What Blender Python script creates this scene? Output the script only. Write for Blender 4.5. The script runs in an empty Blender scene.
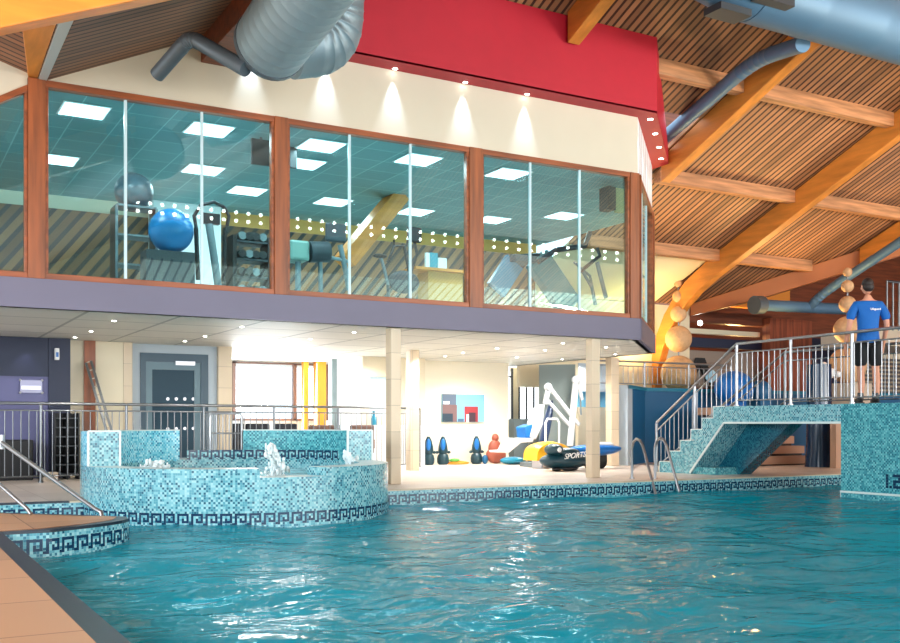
import bpy, bmesh, math, random
from mathutils import Vector, Matrix
random.seed(7)
C = bpy.context.scene.collection
sc = bpy.context.scene
PI = math.pi
F_ = 1011.0
YAW = math.radians(29.6)
CAM = Vector((0, -13.685, 0.91))
RT = Vector((math.cos(YAW), -math.sin(YAW), 0)); FW = Vector((math.sin(YAW), math.cos(YAW), 0))

# ------------------------------------------------------------ camera, world, lights
cd = bpy.data.cameras.new('camera'); cam = bpy.data.objects.new('camera', cd); C.objects.link(cam)
cam.location = CAM; cam.rotation_euler = (PI/2, 0, -YAW)
cd.sensor_width = 36; cd.lens = 36*F_/900; cd.shift_y = (424.5-321.5)/900; cd.clip_end = 300; cd.clip_start = .05
sc.camera = cam
sc.view_settings.view_transform = 'Standard'; sc.view_settings.look = 'None'
sc.view_settings.gamma = 1; sc.view_settings.use_curve_mapping = False
sc.view_settings.exposure = 0.42
w = bpy.data.worlds.new('daylight'); sc.world = w; w.use_nodes = True
w.node_tree.nodes['Background'].inputs[0].default_value = (.88, .94, 1, 1)
w.node_tree.nodes['Background'].inputs[1].default_value = 2.2

def area(name, loc, target, sx, sy, power, col=(1, 1, 1)):
    l = bpy.data.lights.new(name, 'AREA'); l.shape = 'RECTANGLE'; l.size = sx; l.size_y = sy
    l.energy = power; l.color = col
    o = bpy.data.objects.new(name, l); C.objects.link(o); o.location = loc
    o.rotation_euler = (Vector(target)-Vector(loc)).to_track_quat('-Z', 'Y').to_euler(); return o
def point(name, loc, power, col=(1, 1, 1), r=.1):
    l = bpy.data.lights.new(name, 'POINT'); l.energy = power; l.color = col; l.shadow_soft_size = r
    o = bpy.data.objects.new(name, l); C.objects.link(o); o.location = loc; return o
def spot(name, loc, target, power, ang, col=(1, 1, 1), blend=.5, r=.04):
    l = bpy.data.lights.new(name, 'SPOT'); l.energy = power; l.color = col; l.spot_size = math.radians(ang)
    l.spot_blend = blend; l.shadow_soft_size = r
    o = bpy.data.objects.new(name, l); C.objects.link(o); o.location = loc
    o.rotation_euler = (Vector(target)-Vector(loc)).to_track_quat('-Z', 'Y').to_euler(); return o
# rear window daylight, plus an added left fill set in a made-up opening
area('daylight_left_window', (-7.8, -9, 3.4), (4, -6, 2), 14, 3.6, 1300, (.88, .95, 1))
area('rear_roof_uplight', (24, -25, 2.4), (22, -24, 7), 18, 2, 3600, (1, .95, .88))  # unseen lamp added to brighten the rear roof mirrored in the gym glass
area('daylight_rear_window', (14, -27.6, 2.6), (13, 0, 3.0), 30, 3.0, 2300, (.9, .96, 1))
# warm uplights washing the timber roof
for i, (x, y, z, p) in enumerate([(16, -8, 4.0, 430), (24, -5, 3.6, 330), (8, -16, 4, 320), (-2, -7, 3.2, 170)]):
    l = area('roof_uplight', (x, y, z), (x+.5, y+2.0, z+8), 1.2, 1.2, p, (1, .80, .56))
spot('eave_uplight', (17.2, 6.9, 2.3), (18.2, 7.3, 4.2), 300, 120, (1, .66, .26), 1, .2)
spot('beam_uplight', (21.0, 4.8, 2.2), (20.0, 2.5, 7.0), 520, 110, (1, .64, .24), 1, .2)
spot('beam_uplight', (16.2, 4.0, 2.6), (15.2, 2.0, 7.0), 420, 100, (1, .68, .30), 1, .2)
spot('beam_uplight', (-1.2, -6.0, 1.2), (1.8, -2.5, 6.2), 260, 70, (1, .66, .28), 1, .2)
point('annex_lamp', (23.5, 9.6, 3.6), 120, (1, .6, .2), .2)
# under the gym: daylight of the glazed back wall and the recessed downlights
area('cafe_window_light', (7.6, 8.6, 1.5), (7.0, 0, .6), 3.0, 1.7, 240, (.92, .97, 1))
area('side_window_light', (16.2, 9.4, 1.6), (13, 1, .3), 2.4, 1.6, 170, (.95, .98, 1))
for (x, y, p) in [(3.2, 2.6, 22), (5.4, 2.6, 26), (7.6, 2.0, 38), (9.6, 3.6, 95), (11.6, 3.2, 95), (9.0, 5.6, 60), (11.8, 5.4, 120), (13.0, 3.6, 70), (14.6, 5.6, 40)]:
    spot('downlight_beam', (x, y, 2.33), (x, y, 0), p*2.2, 158, (1, .96, .9), .8, .08)
# gym: ceiling panels
for (x, y) in [(2.5, .85), (4.25, .85), (4.9, 3.2), (6.0, 4.3), (6, .85), (7.7, 4.3), (7.7, .85), (9.5, 4.4), (9.45, .85), (11.2, 4.3), (12.2, 3.2)]:
    area('gym_panel_light', (x, y, 5.15), (x, y, 0), .7, .5, 34, (.9, .98, 1))
# spots in the red soffit (front row, then the chamfer row)
SOF = [(4.55, -.085), (5.69, -.085), (6.78, -.085), (8.00, -.085), (9.16, -.085)]
for (x, y) in SOF:
    spot('soffit_spot_beam', (x, y, 6.235), (x, -.05, 4.9), 110, 46, (.62, .79, 1), 1, .02)
SOFC = [(11.78, -.02), (12.45, .62), (13.12, 1.28), (13.72, 1.9)]
for (x, y) in SOFC:
    spot('soffit_spot_beam', (x, y, 6.22), (x-.07, y+.07, 4.9), 30, 62, (.95, .9, .9), .6, .03)

# ------------------------------------------------------------ colour and materials
def lin(r, g, b):
    f = lambda v: (v/255/12.92) if v/255 <= .04045 else ((v/255+.055)/1.055)**2.4
    return (f(r), f(g), f(b), 1)
def nt(name):
    m = bpy.data.materials.new(name); m.use_nodes = True
    return m, m.node_tree.nodes, m.node_tree.links, m.node_tree.nodes['Principled BSDF']
def mat(name, rgb, rough=.5, metal=0, noise=0, scale=6, spec=.5, coat=0, bump=0):
    m, n, l, b = nt(name); b.inputs['Base Color'].default_value = lin(*rgb)
    b.inputs['Roughness'].default_value = rough; b.inputs['Metallic'].default_value = metal
    b.inputs['Specular IOR Level'].default_value = spec; b.inputs['Coat Weight'].default_value = coat
    if noise or bump:
        t = n.new('ShaderNodeTexCoord'); z = n.new('ShaderNodeTexNoise'); z.inputs['Scale'].default_value = scale
        z.inputs['Detail'].default_value = 5; l.new(t.outputs['Object'], z.inputs['Vector'])
        if noise:
            mx = n.new('ShaderNodeMix'); mx.data_type = 'RGBA'; mx.inputs['A'].default_value = lin(*[max(0, v*(1-noise)) for v in rgb])
            mx.inputs['B'].default_value = lin(*[min(255, v*(1+noise)) for v in rgb])
            l.new(z.outputs['Fac'], mx.inputs['Factor']); l.new(mx.outputs['Result'], b.inputs['Base Color'])
        if bump:
            u = n.new('ShaderNodeBump'); u.inputs['Strength'].default_value = bump; u.inputs['Distance'].default_value = .02
            l.new(z.outputs['Fac'], u.inputs['Height']); l.new(u.outputs['Normal'], b.inputs['Normal'])
    return m
def emis(name, rgb, s):
    m, n, l, b = nt(name); b.inputs['Base Color'].default_value = lin(*rgb)
    b.inputs['Emission Color'].default_value = lin(*rgb); b.inputs['Emission Strength'].default_value = s; return m
def math_(n, l, op, a, b=None, c=None):
    x = n.new('ShaderNodeMath'); x.operation = op
    for i, v in enumerate((a, b, c)):
        if v is None: continue
        if isinstance(v, (int, float)): x.inputs[i].default_value = v
        else: l.new(v, x.inputs[i])
    return x.outputs[0]
def mosaic(name, cols, cell=.0265, grout=(190, 215, 215), rough=.18, gw=.07):
    """little glass tiles; UV in metres"""
    m, n, l, b = nt(name); b.inputs['Roughness'].default_value = rough
    uv = n.new('ShaderNodeUVMap'); sp = n.new('ShaderNodeSeparateXYZ'); l.new(uv.outputs[0], sp.inputs[0])
    u = math_(n, l, 'DIVIDE', sp.outputs[0], cell); v = math_(n, l, 'DIVIDE', sp.outputs[1], cell)
    fu = math_(n, l, 'FLOOR', u); fv = math_(n, l, 'FLOOR', v)
    cb = n.new('ShaderNodeCombineXYZ'); l.new(fu, cb.inputs[0]); l.new(fv, cb.inputs[1])
    wn = n.new('ShaderNodeTexWhiteNoise'); wn.noise_dimensions = '3D'; l.new(cb.outputs[0], wn.inputs['Vector'])
    # dark tiles run together in small L shapes: combine with a 2x2 lattice phase
    ph = math_(n, l, 'MODULO', math_(n, l, 'ABSOLUTE', math_(n, l, 'ADD', fu, fv)), 2)
    val = math_(n, l, 'ADD', math_(n, l, 'MULTIPLY', wn.outputs['Value'], .72), math_(n, l, 'MULTIPLY', ph, .28))
    r = n.new('ShaderNodeValToRGB'); r.color_ramp.interpolation = 'CONSTANT'
    el = r.color_ramp.elements
    while len(el) < len(cols): el.new(.5)
    for e, (p, c) in zip(el, cols): e.position = p; e.color = lin(*c)
    l.new(val, r.inputs[0])
    g1 = math_(n, l, 'LESS_THAN', math_(n, l, 'FRACT', u), gw); g2 = math_(n, l, 'LESS_THAN', math_(n, l, 'FRACT', v), gw)
    gm = math_(n, l, 'MAXIMUM', g1, g2)
    mx = n.new('ShaderNodeMix'); mx.data_type = 'RGBA'; l.new(gm, mx.inputs['Factor']); l.new(r.outputs[0], mx.inputs['A'])
    mx.inputs['B'].default_value = lin(*grout); l.new(mx.outputs['Result'], b.inputs['Base Color'])
    return m
def tiles(name, rgb, gro, tw, th, rough=.5, gw=.012, off=0., noise=.06, axis='UV', rot=0):
    m, n, l, b = nt(name); b.inputs['Roughness'].default_value = rough
    if axis == 'UV': t = n.new('ShaderNodeUVMap').outputs[0]
    else: t = n.new('ShaderNodeTexCoord').outputs['Object']
    mp = n.new('ShaderNodeMapping'); l.new(t, mp.inputs[0]); mp.inputs['Rotation'].default_value = (0, 0, rot)
    br = n.new('ShaderNodeTexBrick'); l.new(mp.outputs[0], br.inputs['Vector']); br.offset = off
    br.inputs['Scale'].default_value = 1; br.inputs['Brick Width'].default_value = tw; br.inputs['Row Height'].default_value = th
    br.inputs['Mortar Size'].default_value = gw/2; br.inputs['Mortar Smooth'].default_value = 0
    br.inputs['Color1'].default_value = lin(*[v*(1-noise) for v in rgb]); br.inputs['Color2'].default_value = lin(*[min(255, v*(1+noise)) for v in rgb])
    br.inputs['Mortar'].default_value = lin(*gro); l.new(br.outputs['Color'], b.inputs['Base Color']); return m
def wood(name, rgb, axis, rough=.45, var=.22, fine=9):
    """grain running along axis 0/1/2"""
    m, n, l, b = nt(name); b.inputs['Roughness'].default_value = rough
    t = n.new('ShaderNodeTexCoord'); mp = n.new('ShaderNodeMapping'); l.new(t.outputs['Object'], mp.inputs[0])
    s = [fine, fine, fine]; s[axis] = .7; mp.inputs['Scale'].default_value = s
    z = n.new('ShaderNodeTexNoise'); z.inputs['Scale'].default_value = 1.3; z.inputs['Detail'].default_value = 6; l.new(mp.outputs[0], z.inputs['Vector'])
    r = n.new('ShaderNodeValToRGB'); e = r.color_ramp.elements
    e[0].position = .32; e[0].color = lin(*[v*(1-var) for v in rgb]); e[1].position = .7; e[1].color = lin(*[min(255, v*(1+var*.6)) for v in rgb])
    l.new(z.outputs['Fac'], r.inputs[0]); l.new(r.outputs[0], b.inputs['Base Color']); return m
def slats(name, rgb, gap, axis, pitch=.11, duty=.72, lean=0):
    """timber battens with gaps; stripes repeat along object axis"""
    m, n, l, b = nt(name); b.inputs['Roughness'].default_value = .6
    t = n.new('ShaderNodeTexCoord'); sp = n.new('ShaderNodeSeparateXYZ'); l.new(t.outputs['Object'], sp.inputs[0])
    u = sp.outputs[axis]
    if lean: u = math_(n, l, 'SUBTRACT', u, math_(n, l, 'MULTIPLY', sp.outputs[2], lean))
    u = math_(n, l, 'DIVIDE', u, pitch)
    k = math_(n, l, 'GREATER_THAN', math_(n, l, 'FRACT', u), duty)
    wn = n.new('ShaderNodeTexWhiteNoise'); wn.noise_dimensions = '1D'; l.new(math_(n, l, 'FLOOR', u), wn.inputs['W'])
    z = n.new('ShaderNodeTexNoise'); z.inputs['Scale'].default_value = .5; z.inputs['Detail'].default_value = 3; l.new(t.outputs['Object'], z.inputs['Vector'])
    a = n.new('ShaderNodeMix'); a.data_type = 'RGBA'; a.inputs['A'].default_value = lin(*[v*.66 for v in rgb]); a.inputs['B'].default_value = lin(*[min(255, v*1.22) for v in rgb])
    l.new(math_(n, l, 'ADD', math_(n, l, 'MULTIPLY', wn.outputs['Value'], .6), math_(n, l, 'MULTIPLY', z.outputs['Fac'], .4)), a.inputs['Factor'])
    x = n.new('ShaderNodeMix'); x.data_type = 'RGBA'; l.new(k, x.inputs['Factor']); l.new(a.outputs['Result'], x.inputs['A']); x.inputs['B'].default_value = lin(*gap)
    l.new(x.outputs['Result'], b.inputs['Base Color']); return m

def tinted_glass(name, tint, refl=.25, rough=0.0):
    m, n, l, b = nt(name); n.remove(b); out = n['Material Output']
    tr = n.new('ShaderNodeBsdfTransparent'); tr.inputs[0].default_value = tint
    gl = n.new('ShaderNodeBsdfGlossy'); gl.inputs['Roughness'].default_value = rough; gl.inputs[0].default_value = (.95, 1, 1, 1)
    fr = n.new('ShaderNodeFresnel'); fr.inputs[0].default_value = 1.5
    k = math_(n, l, 'MINIMUM', math_(n, l, 'MULTIPLY_ADD', fr.outputs[0], .6, refl), .95)
    mx = n.new('ShaderNodeMixShader'); l.new(k, mx.inputs[0]); l.new(tr.outputs[0], mx.inputs[1]); l.new(gl.outputs[0], mx.inputs[2])
    l.new(mx.outputs[0], out.inputs[0]); return m

M = {}
M['cream'] = mat('cream_plaster', (208, 200, 180), .7, noise=.02, scale=2)
M['cream2'] = mat('pale_plaster', (224, 214, 188), .7, noise=.03, scale=1.5)
M['white'] = mat('white_paint', (235, 236, 236), .5)
M['red'] = mat('red_plaster', (182, 12, 40), .55, noise=.05, scale=3)
M['fascia'] = mat('grey_purple_fascia', (106, 103, 124), .5, noise=.04, scale=1.2)
M['navy'] = mat('navy_paint', (20, 32, 62), .5)
M['lav'] = mat('lavender_paint', (96, 98, 140), .55)
M['navytile'] = mat('navy_tile', (14, 48, 80), .2)
M['blackedge'] = mat('dark_pool_edge_tile', (26, 38, 52), .35, noise=.2, scale=20)
M['frame'] = wood('red_brown_window_timber', (146, 78, 38), 2, .4)
M['framex'] = wood('red_brown_rail_timber', (146, 76, 38), 0, .4)
M['glulamY'] = wood('orange_glulam', (216, 136, 56), 1, .45, .12, 5)
M['glulamX'] = wood('honey_glulam', (222, 134, 46), 0, .45, .12, 5)
M['purlin'] = wood('brown_purlin_timber', (190, 134, 92), 0, .5)
M['browntim'] = wood('dark_brown_timber', (120, 62, 38), 0, .5)
M['roofM'] = slats('roof_battens_main', (172, 122, 84), (66, 40, 28), 0, .150, .66)
M['roofL'] = slats('roof_battens_left', (136, 92, 66), (52, 32, 24), 1, .14, .74)
M['roofN'] = slats('roof_battens_right', (128, 78, 52), (52, 30, 22), 1, .115, .74)
M['slatwall'] = slats('slatted_gym_wall', (142, 100, 66), (54, 50, 48), 0, .26, .62, lean=.8)  # roof reflection in the gym glass, painted as leaning stripes
M['steel'] = mat('brushed_steel', (164, 166, 170), .34, .95)
M['steeld'] = mat('dull_steel', (126, 130, 134), .35, 1)
M['duct'] = mat('galvanised_duct', (134, 152, 160), .5, .5)
M['ductb'] = mat('blue_grey_duct', (84, 118, 146), .5, .3)
M['ductd'] = mat('dark_grey_duct', (88, 98, 106), .5, .4)
M['deck'] = tiles('pale_deck_tiles', (214, 200, 188), (186, 168, 154), .6, .6, .35, .012, .0, .04)
M['deckw'] = tiles('terracotta_deck_tiles', (190, 146, 108), (140, 96, 66), 1.2, .9, .45, .014, .0, .05)
M['coltile'] = tiles('beige_column_tiles', (214, 196, 168), (180, 164, 140), .4, .4, .4, .008, 0, .04)
M['soffit'] = tiles('suspended_ceiling_tiles', (214, 216, 208), (160, 166, 162), 1.2, 1.2, .6, .05, 0, .02)
M['gymceil'] = tiles('teal_ceiling_tiles', (116, 162, 164), (160, 204, 206), .6, .6, .6, .018, 0, .03)
M['mosA'] = mosaic('light_blue_mosaic', [(0, (156, 204, 210)), (.30, (124, 188, 198)), (.52, (84, 156, 172)), (.70, (46, 116, 138)), (.88, (30, 90, 114))], grout=(146, 188, 196))
M['mosB'] = mosaic('turquoise_mosaic', [(0, (120, 200, 206)), (.28, (86, 174, 184)), (.52, (56, 144, 158)), (.72, (28, 110, 130))], grout=(90, 160, 170))
M['mosC'] = mosaic('blue_bright_mosaic', [(0, (176, 232, 244)), (.34, (124, 210, 230)), (.62, (76, 180, 208)), (.84, (30, 128, 168))], grout=(150, 200, 212))
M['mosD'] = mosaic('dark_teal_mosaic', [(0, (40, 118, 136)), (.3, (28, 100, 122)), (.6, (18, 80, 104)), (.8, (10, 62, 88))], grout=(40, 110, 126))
M['basin'] = mosaic('pool_basin_mosaic', [(0, (70, 176, 190)), (.5, (50, 156, 176)), (.8, (36, 140, 162))], cell=.05, grout=(70, 170, 184), rough=.4)
M['trimw'] = mat('white_edge_tile', (214, 228, 226), .3)
M['black'] = mat('black_rubber', (22, 24, 28), .5)
M['dgrey'] = mat('dark_grey_plastic', (52, 58, 64), .45)
M['mgrey'] = mat('mid_grey_plastic', (110, 122, 126), .45)
M['bluewall'] = mat('deep_blue_wall', (22, 92, 136), .45, noise=.08, scale=2)
M['grwall'] = mat('grey_green_wall', (132, 146, 146), .6)
M['gwhite'] = mat('pale_grey_wall', (176, 190, 200), .6)
M['orange'] = mat('orange_paint', (236, 160, 34), .5)
M['doorb'] = mat('dark_blue_door_frame', (44, 74, 92), .4)
M['darkg'] = mat('dark_door_glass', (38, 66, 82), .35, spec=.15)
M['gymglass'] = tinted_glass('tinted_gym_glass', (.74, .93, .95, 1), .035)
M['clear'] = tinted_glass('clear_glass', (.95, .98, 1, 1), .02)
M['joint'] = mat('pale_glass_joint', (190, 214, 220), .3)
M['bluev'] = mat('blue_vinyl', (0, 104, 184), .3)
M['blueb'] = mat('bright_blue_ball', (0, 112, 168), .35)
M['greyball'] = mat('grey_ball', (56, 84, 96), .3)
M['sphere'] = mat('sandy_stone', (206, 164, 122), .7, noise=.12, scale=14, bump=.3)
M['yel'] = mat('yellow_plastic', (244, 184, 30), .4)
M['ofoam'] = mat('orange_foam', (240, 140, 40), .6)
M['gfoam'] = mat('green_foam', (80, 150, 60), .6)
M['teald'] = mat('dark_teal_vinyl', (14, 56, 68), .35)
M['tealv'] = mat('teal_vinyl', (20, 120, 150), .35)
M['brownf'] = mat('brown_vinyl', (150, 76, 56), .5)
M['choc'] = mat('brown_upholstery', (110, 82, 72), .7)
M['darkup'] = mat('charcoal_upholstery', (30, 36, 46), .7)
M['skin'] = mat('skin', (214, 150, 122), .5)
M['hair'] = mat('dark_hair', (40, 28, 24), .6)
M['shirt'] = mat('blue_tshirt_cloth', (0, 96, 178), .75, noise=.06, scale=5)
M['shorts'] = mat('black_shorts_cloth', (18, 20, 24), .8)
M['lamp'] = emis('lamp_white', (255, 250, 240), 14)
M['panel'] = emis('ceiling_panel_light', (244, 252, 255), 3.2)
M['foam'] = mat('white_water_foam', (232, 244, 248), .5, noise=.05, bump=.6, scale=30)
M['pictile'] = mat('pale_blue_picture', (120, 176, 204), .4)
M['silver'] = mat('silver_plate', (190, 190, 196), .3, .6)
M['beigebox'] = mat('beige_block', (196, 180, 160), .6)
M['redbrown'] = wood('red_brown_panel', (150, 76, 50), 2, .5)
M['peach'] = mat('dark_tread_gap', (34, 30, 32), .6)
M['stepw'] = mat('sandy_step', (190, 150, 124), .5)

# ------------------------------------------------------------ mesh helpers
def PYp(px, py, Y):
    d = RT*((px-450)/F_)+FW+Vector((0, 0, (424.5-py)/F_)); return CAM+d*((Y-CAM.y)/d.y)
def PXp(px, py, X):
    d = RT*((px-450)/F_)+FW+Vector((0, 0, (424.5-py)/F_)); return CAM+d*(X/d.x)
def PZp(px, py, Z):
    d = RT*((px-450)/F_)+FW+Vector((0, 0, (424.5-py)/F_)); return CAM+d*((Z-CAM.z)/d.z)

def tag(o, label=None, cat=None, group=None, kind=None):
    if label: o['label'] = label
    if cat: o['category'] = cat
    if group: o['group'] = group
    if kind: o['kind'] = kind
    return o
def thing(name, loc, label, cat, group=None, kind=None, rz=0):
    o = bpy.data.objects.new(name, None); C.objects.link(o); o.location = loc; o.rotation_euler = (0, 0, rz)
    o.empty_display_size = .1
    return tag(o, label, cat, group, kind)
def copy_tree(o, parent=None):
    c = o.copy(); C.objects.link(c); c.parent = parent
    for ch in [x for x in C.objects if x.parent == o]: copy_tree(ch, c)
    return c

class MB:
    def __init__(s): s.v = []; s.f = []; s.uv = []; s.m = []; s.sm = []
    def face(s, pts, mi=0, uv=None, smooth=False):
        i = len(s.v); s.v += [tuple(p) for p in pts]; s.f.append(list(range(i, i+len(pts)))); s.m.append(mi); s.uv.append(uv); s.sm.append(smooth)
    def grid(s, rows, mi=0, uvs=None, smooth=True, closed=False):
        """rows: list of rings of points (shared verts)"""
        i = len(s.v); nr = len(rows); nc = len(rows[0])
        for r in rows: s.v += [tuple(p) for p in r]
        for a in range(nr-1):
            for b in range(nc if closed else nc-1):
                b2 = (b+1) % nc
                s.f.append([i+a*nc+b, i+a*nc+b2, i+(a+1)*nc+b2, i+(a+1)*nc+b]); s.m.append(mi); s.sm.append(smooth)
                s.uv.append([uvs[a][b], uvs[a][b+1], uvs[a+1][b+1], uvs[a+1][b]] if uvs else None)
    def box(s, x0, y0, z0, x1, y1, z1, mi=0):
        s.prism([(x0, y0), (x1, y0), (x1, y1), (x0, y1)], z0, z1, mi); return s
    def prism(s, poly, z0, z1, mi=0, ztop=None):
        n = len(poly); i = len(s.v)
        for (x, y) in poly: s.v.append((x, y, z0))
        for k, (x, y) in enumerate(poly): s.v.append((x, y, z1 if ztop is None else ztop[k]))
        fs = [list(range(i, i+n))[::-1], list(range(i+n, i+2*n))]
        for k in range(n): fs.append([i+k, i+(k+1) % n, i+n+(k+1) % n, i+n+k])
        for f in fs: s.f.append(f); s.m.append(mi); s.uv.append(None); s.sm.append(False)
        return s
    def sweep(s, poly3, d, mi=0):
        """polygon of 3-D points extruded by vector d"""
        n = len(poly3); i = len(s.v); d = Vector(d)
        s.v += [tuple(p) for p in poly3]; s.v += [tuple(Vector(p)+d) for p in poly3]
        fs = [list(range(i, i+n))[::-1], list(range(i+n, i+2*n))]
        for k in range(n): fs.append([i+k, i+(k+1) % n, i+n+(k+1) % n, i+n+k])
        for f in fs: s.f.append(f); s.m.append(mi); s.uv.append(None); s.sm.append(False)
        return s
    def bar(s, p, q, w, h, mi=0, up=(0, 0, 1)):
        p = Vector(p); q = Vector(q); t = (q-p).normalized(); up = Vector(up)
        if abs(t.dot(up)) > .95: up = Vector((1, 0, 0))
        a = t.cross(up).normalized()*w/2; b = a.normalized().cross(t).normalized()*h/2
        s.sweep([p-a-b, p+a-b, p+a+b, p-a+b], q-p, mi); return s
    def tube(s, pts, r, n=8, mi=0, cap=True):
        pts = [Vector(p) for p in pts]; k = len(pts); rr = r if isinstance(r, (list, tuple)) else [r]*k
        T = []
        for i in range(k):
            a = pts[max(0, i-1)]; b = pts[min(k-1, i+1)]; T.append((b-a).normalized())
        u = T[0].cross(Vector((0, 0, 1)))
        if u.length < .1: u = T[0].cross(Vector((1, 0, 0)))
        u.normalize(); rows = []
        for i in range(k):
            u = (u-T[i]*u.dot(T[i])).normalized(); v = T[i].cross(u)
            rows.append([pts[i]+(u*math.cos(2*PI*j/n)+v*math.sin(2*PI*j/n))*rr[i] for j in range(n)])
        s.grid(rows, mi, None, True, True)
        if cap:
            s.face(rows[0][::-1], mi); s.face(rows[-1], mi)
        return s
    def lathe(s, prof, c=(0, 0, 0), n=20, mi=0, cap=True):
        c = Vector(c); rows = [[c+Vector((r*math.cos(2*PI*j/n), r*math.sin(2*PI*j/n), z)) for j in range(n)] for (r, z) in prof]
        s.grid(rows, mi, None, True, True)
        if cap: s.face(rows[0][::-1], mi); s.face(rows[-1], mi)
        return s
    def ell(s, c, r, n=16, m=10, mi=0, rot=None):
        c = Vector(c); rx, ry, rz = r if isinstance(r, (tuple, list)) else (r, r, r); rows = []
        for i in range(m+1):
            t = -PI/2+PI*i/m; t = max(-PI/2+.02, min(PI/2-.02, t))
            row = []
            for j in range(n):
                p = Vector((rx*math.cos(t)*math.cos(2*PI*j/n), ry*math.cos(t)*math.sin(2*PI*j/n), rz*math.sin(t)))
                if rot: p = rot @ p
                row.append(c+p)
            rows.append(row)
        s.grid(rows, mi, None, True, True); s.face(rows[0][::-1], mi, None, True); s.face(rows[-1], mi, None, True); return s
    def build(s, name, mats, parent=None, origin=None, bevel=0, label=None, cat=None, group=None, kind=None, local=False):
        if not isinstance(mats, (list, tuple)): mats = [mats]
        me = bpy.data.meshes.new(name)
        if origin is not None: off = Vector(origin)
        elif parent is not None and not local: 
            off = Vector((0, 0, 0)); q = parent
            while q is not None: off += q.location; q = q.parent
        elif parent is None and not local:
            xs = [v[0] for v in s.v]; ys = [v[1] for v in s.v]; zs = [v[2] for v in s.v]
            off = Vector(((min(xs)+max(xs))/2, (min(ys)+max(ys))/2, min(zs)))
        else: off = Vector((0, 0, 0))
        me.from_pydata([tuple(Vector(v)-off) for v in s.v], [], s.f); me.update()
        bm = bmesh.new(); bm.from_mesh(me); ul = bm.loops.layers.uv.new('UVMap'); bm.faces.ensure_lookup_table()
        for i, f in enumerate(bm.faces):
            f.material_index = s.m[i]; f.smooth = s.sm[i]
            if s.uv[i]:
                for lp, q in zip(f.loops, s.uv[i]): lp[ul].uv = q
            else:
                nn = f.normal
                if abs(nn.z) < .75:
                    t = Vector((0, 0, 1)).cross(nn)
                    if t.length < 1e-6: t = Vector((1, 0, 0))
                    t.normalize()
                    for lp in f.loops: p = lp.vert.co+off; lp[ul].uv = (p.dot(t), p.z)
                else:
                    for lp in f.loops: p = lp.vert.co+off; lp[ul].uv = (p.x, p.y)
        if not any(s.uv): bmesh.ops.recalc_face_normals(bm, faces=bm.faces)
        bm.to_mesh(me); bm.free()
        for m in mats: me.materials.append(m)
        o = bpy.data.objects.new(name, me); C.objects.link(o)
        if parent is not None: o.parent = parent
        if parent is None: o.location = off
        if bevel:
            b = o.modifiers.new('bevel', 'BEVEL'); b.width = bevel; b.segments = 2; b.limit_method = 'ANGLE'
        return tag(o, label, cat, group, kind)
def struct(name, mb, m, **k):
    k.setdefault('kind', 'structure'); return mb.build(name, m, **k)
def arc(c, r, a0, a1, n):
    return [(c[0]+r*math.cos(math.radians(a0+(a1-a0)*i/n)), c[1]+r*math.sin(math.radians(a0+(a1-a0)*i/n))) for i in range(n+1)]
def simple(name, mb, m, label, cat, group=None, **k): return mb.build(name, m, label=label, cat=cat, group=group, **k)

WZ = -0.22
CEL = .0265
KEY = [".#####", ".#...#", ".#.#.#", ".#.###", "##...."]
def key_band(path, ztop, rows_light, dark=1, closed=False, below=1, light=0, mb=None):
    """wall strip of tiles following a plan path (list of xy), with a meander border"""
    mb = mb or MB(); s0 = 0.0; pts = []
    # resample
    cum = [0]
    for a, b in zip(path, path[1:]): cum.append(cum[-1]+math.hypot(b[0]-a[0], b[1]-a[1]))
    n = int(cum[-1]/CEL)
    def at(d):
        for i in range(len(path)-1):
            if d <= cum[i+1]+1e-9:
                t = (d-cum[i])/max(1e-9, cum[i+1]-cum[i]); return (path[i][0]+(path[i+1][0]-path[i][0])*t, path[i][1]+(path[i+1][1]-path[i][1])*t)
        return path[-1]
    P = [at(i*cum[-1]/n) for i in range(n+1)]
    rows = ['.'*6]*rows_light+KEY+['.'*6]*below
    for j, row in enumerate(rows):
        z1 = ztop-j*CEL; z0 = z1-CEL; i = 0
        while i < n:
            c = row[i % 6]; k = i+1
            if c == '#' or rows_light == 0 or True:
                lim = i+1 if c == '#' else i+2
                while k < n and k < lim and row[k % 6] == c: k += 1
            a, b = P[i], P[k]; u0 = i*CEL; u1 = k*CEL
            mb.face([(a[0], a[1], z0), (b[0], b[1], z0), (b[0], b[1], z1), (a[0], a[1], z1)], dark if c == '#' else light,
                    [(u0, z0), (u1, z0), (u1, z1), (u0, z1)]); i = k
    return mb

# ============================================================ STRUCTURE
# --- pool basin, water, decks
EDGE = -1.02
struct('floor', MB().box(-9, EDGE, -.3, 34, 14, -.001) if False else MB().prism([(-9, EDGE+.12), (5.96-.2, EDGE+.12), (34, EDGE+.12), (34, 14), (-9, 14)], -.35, 0), M['deck'])
struct('pool_edge_coping', MB().box(-9, EDGE-.02, -.03, 34, EDGE+.12, .004), M['blackedge']) if False else None
b = MB(); b.box(2.0, EDGE, -.02, 34, EDGE+.12, .0, 0); struct('pool_edge_coping', b, M['coltile'])
b = MB(); b.box(-9, EDGE, -.02, 2.0, EDGE+.12, .0, 0); struct('pool_edge_coping', b, M['blackedge'])
struct('pool_wall_far', key_band([(-4, EDGE), (25, EDGE)], -.02, 2), [M['mosA'], M['navytile']])
b = MB(); b.box(-9, EDGE+.01, -1.6, 34, EDGE+.12, -.2); b.box(.80, -22, -1.6, .92, -4.3, -.2); b.box(-9, -22, -1.7, 34, EDGE, -1.6)
struct('pool_basin', b, M['basin'])
pen = [PZp(*p, 0).xy for p in [(50, 529), (91, 524.5), (110, 522), (122, 520), (128, 518.2), (127, 516.4), (116, 515.6), (90, 514.8), (60, 514), (0, 512)]]
pen = [tuple(p) for p in pen]
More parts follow.
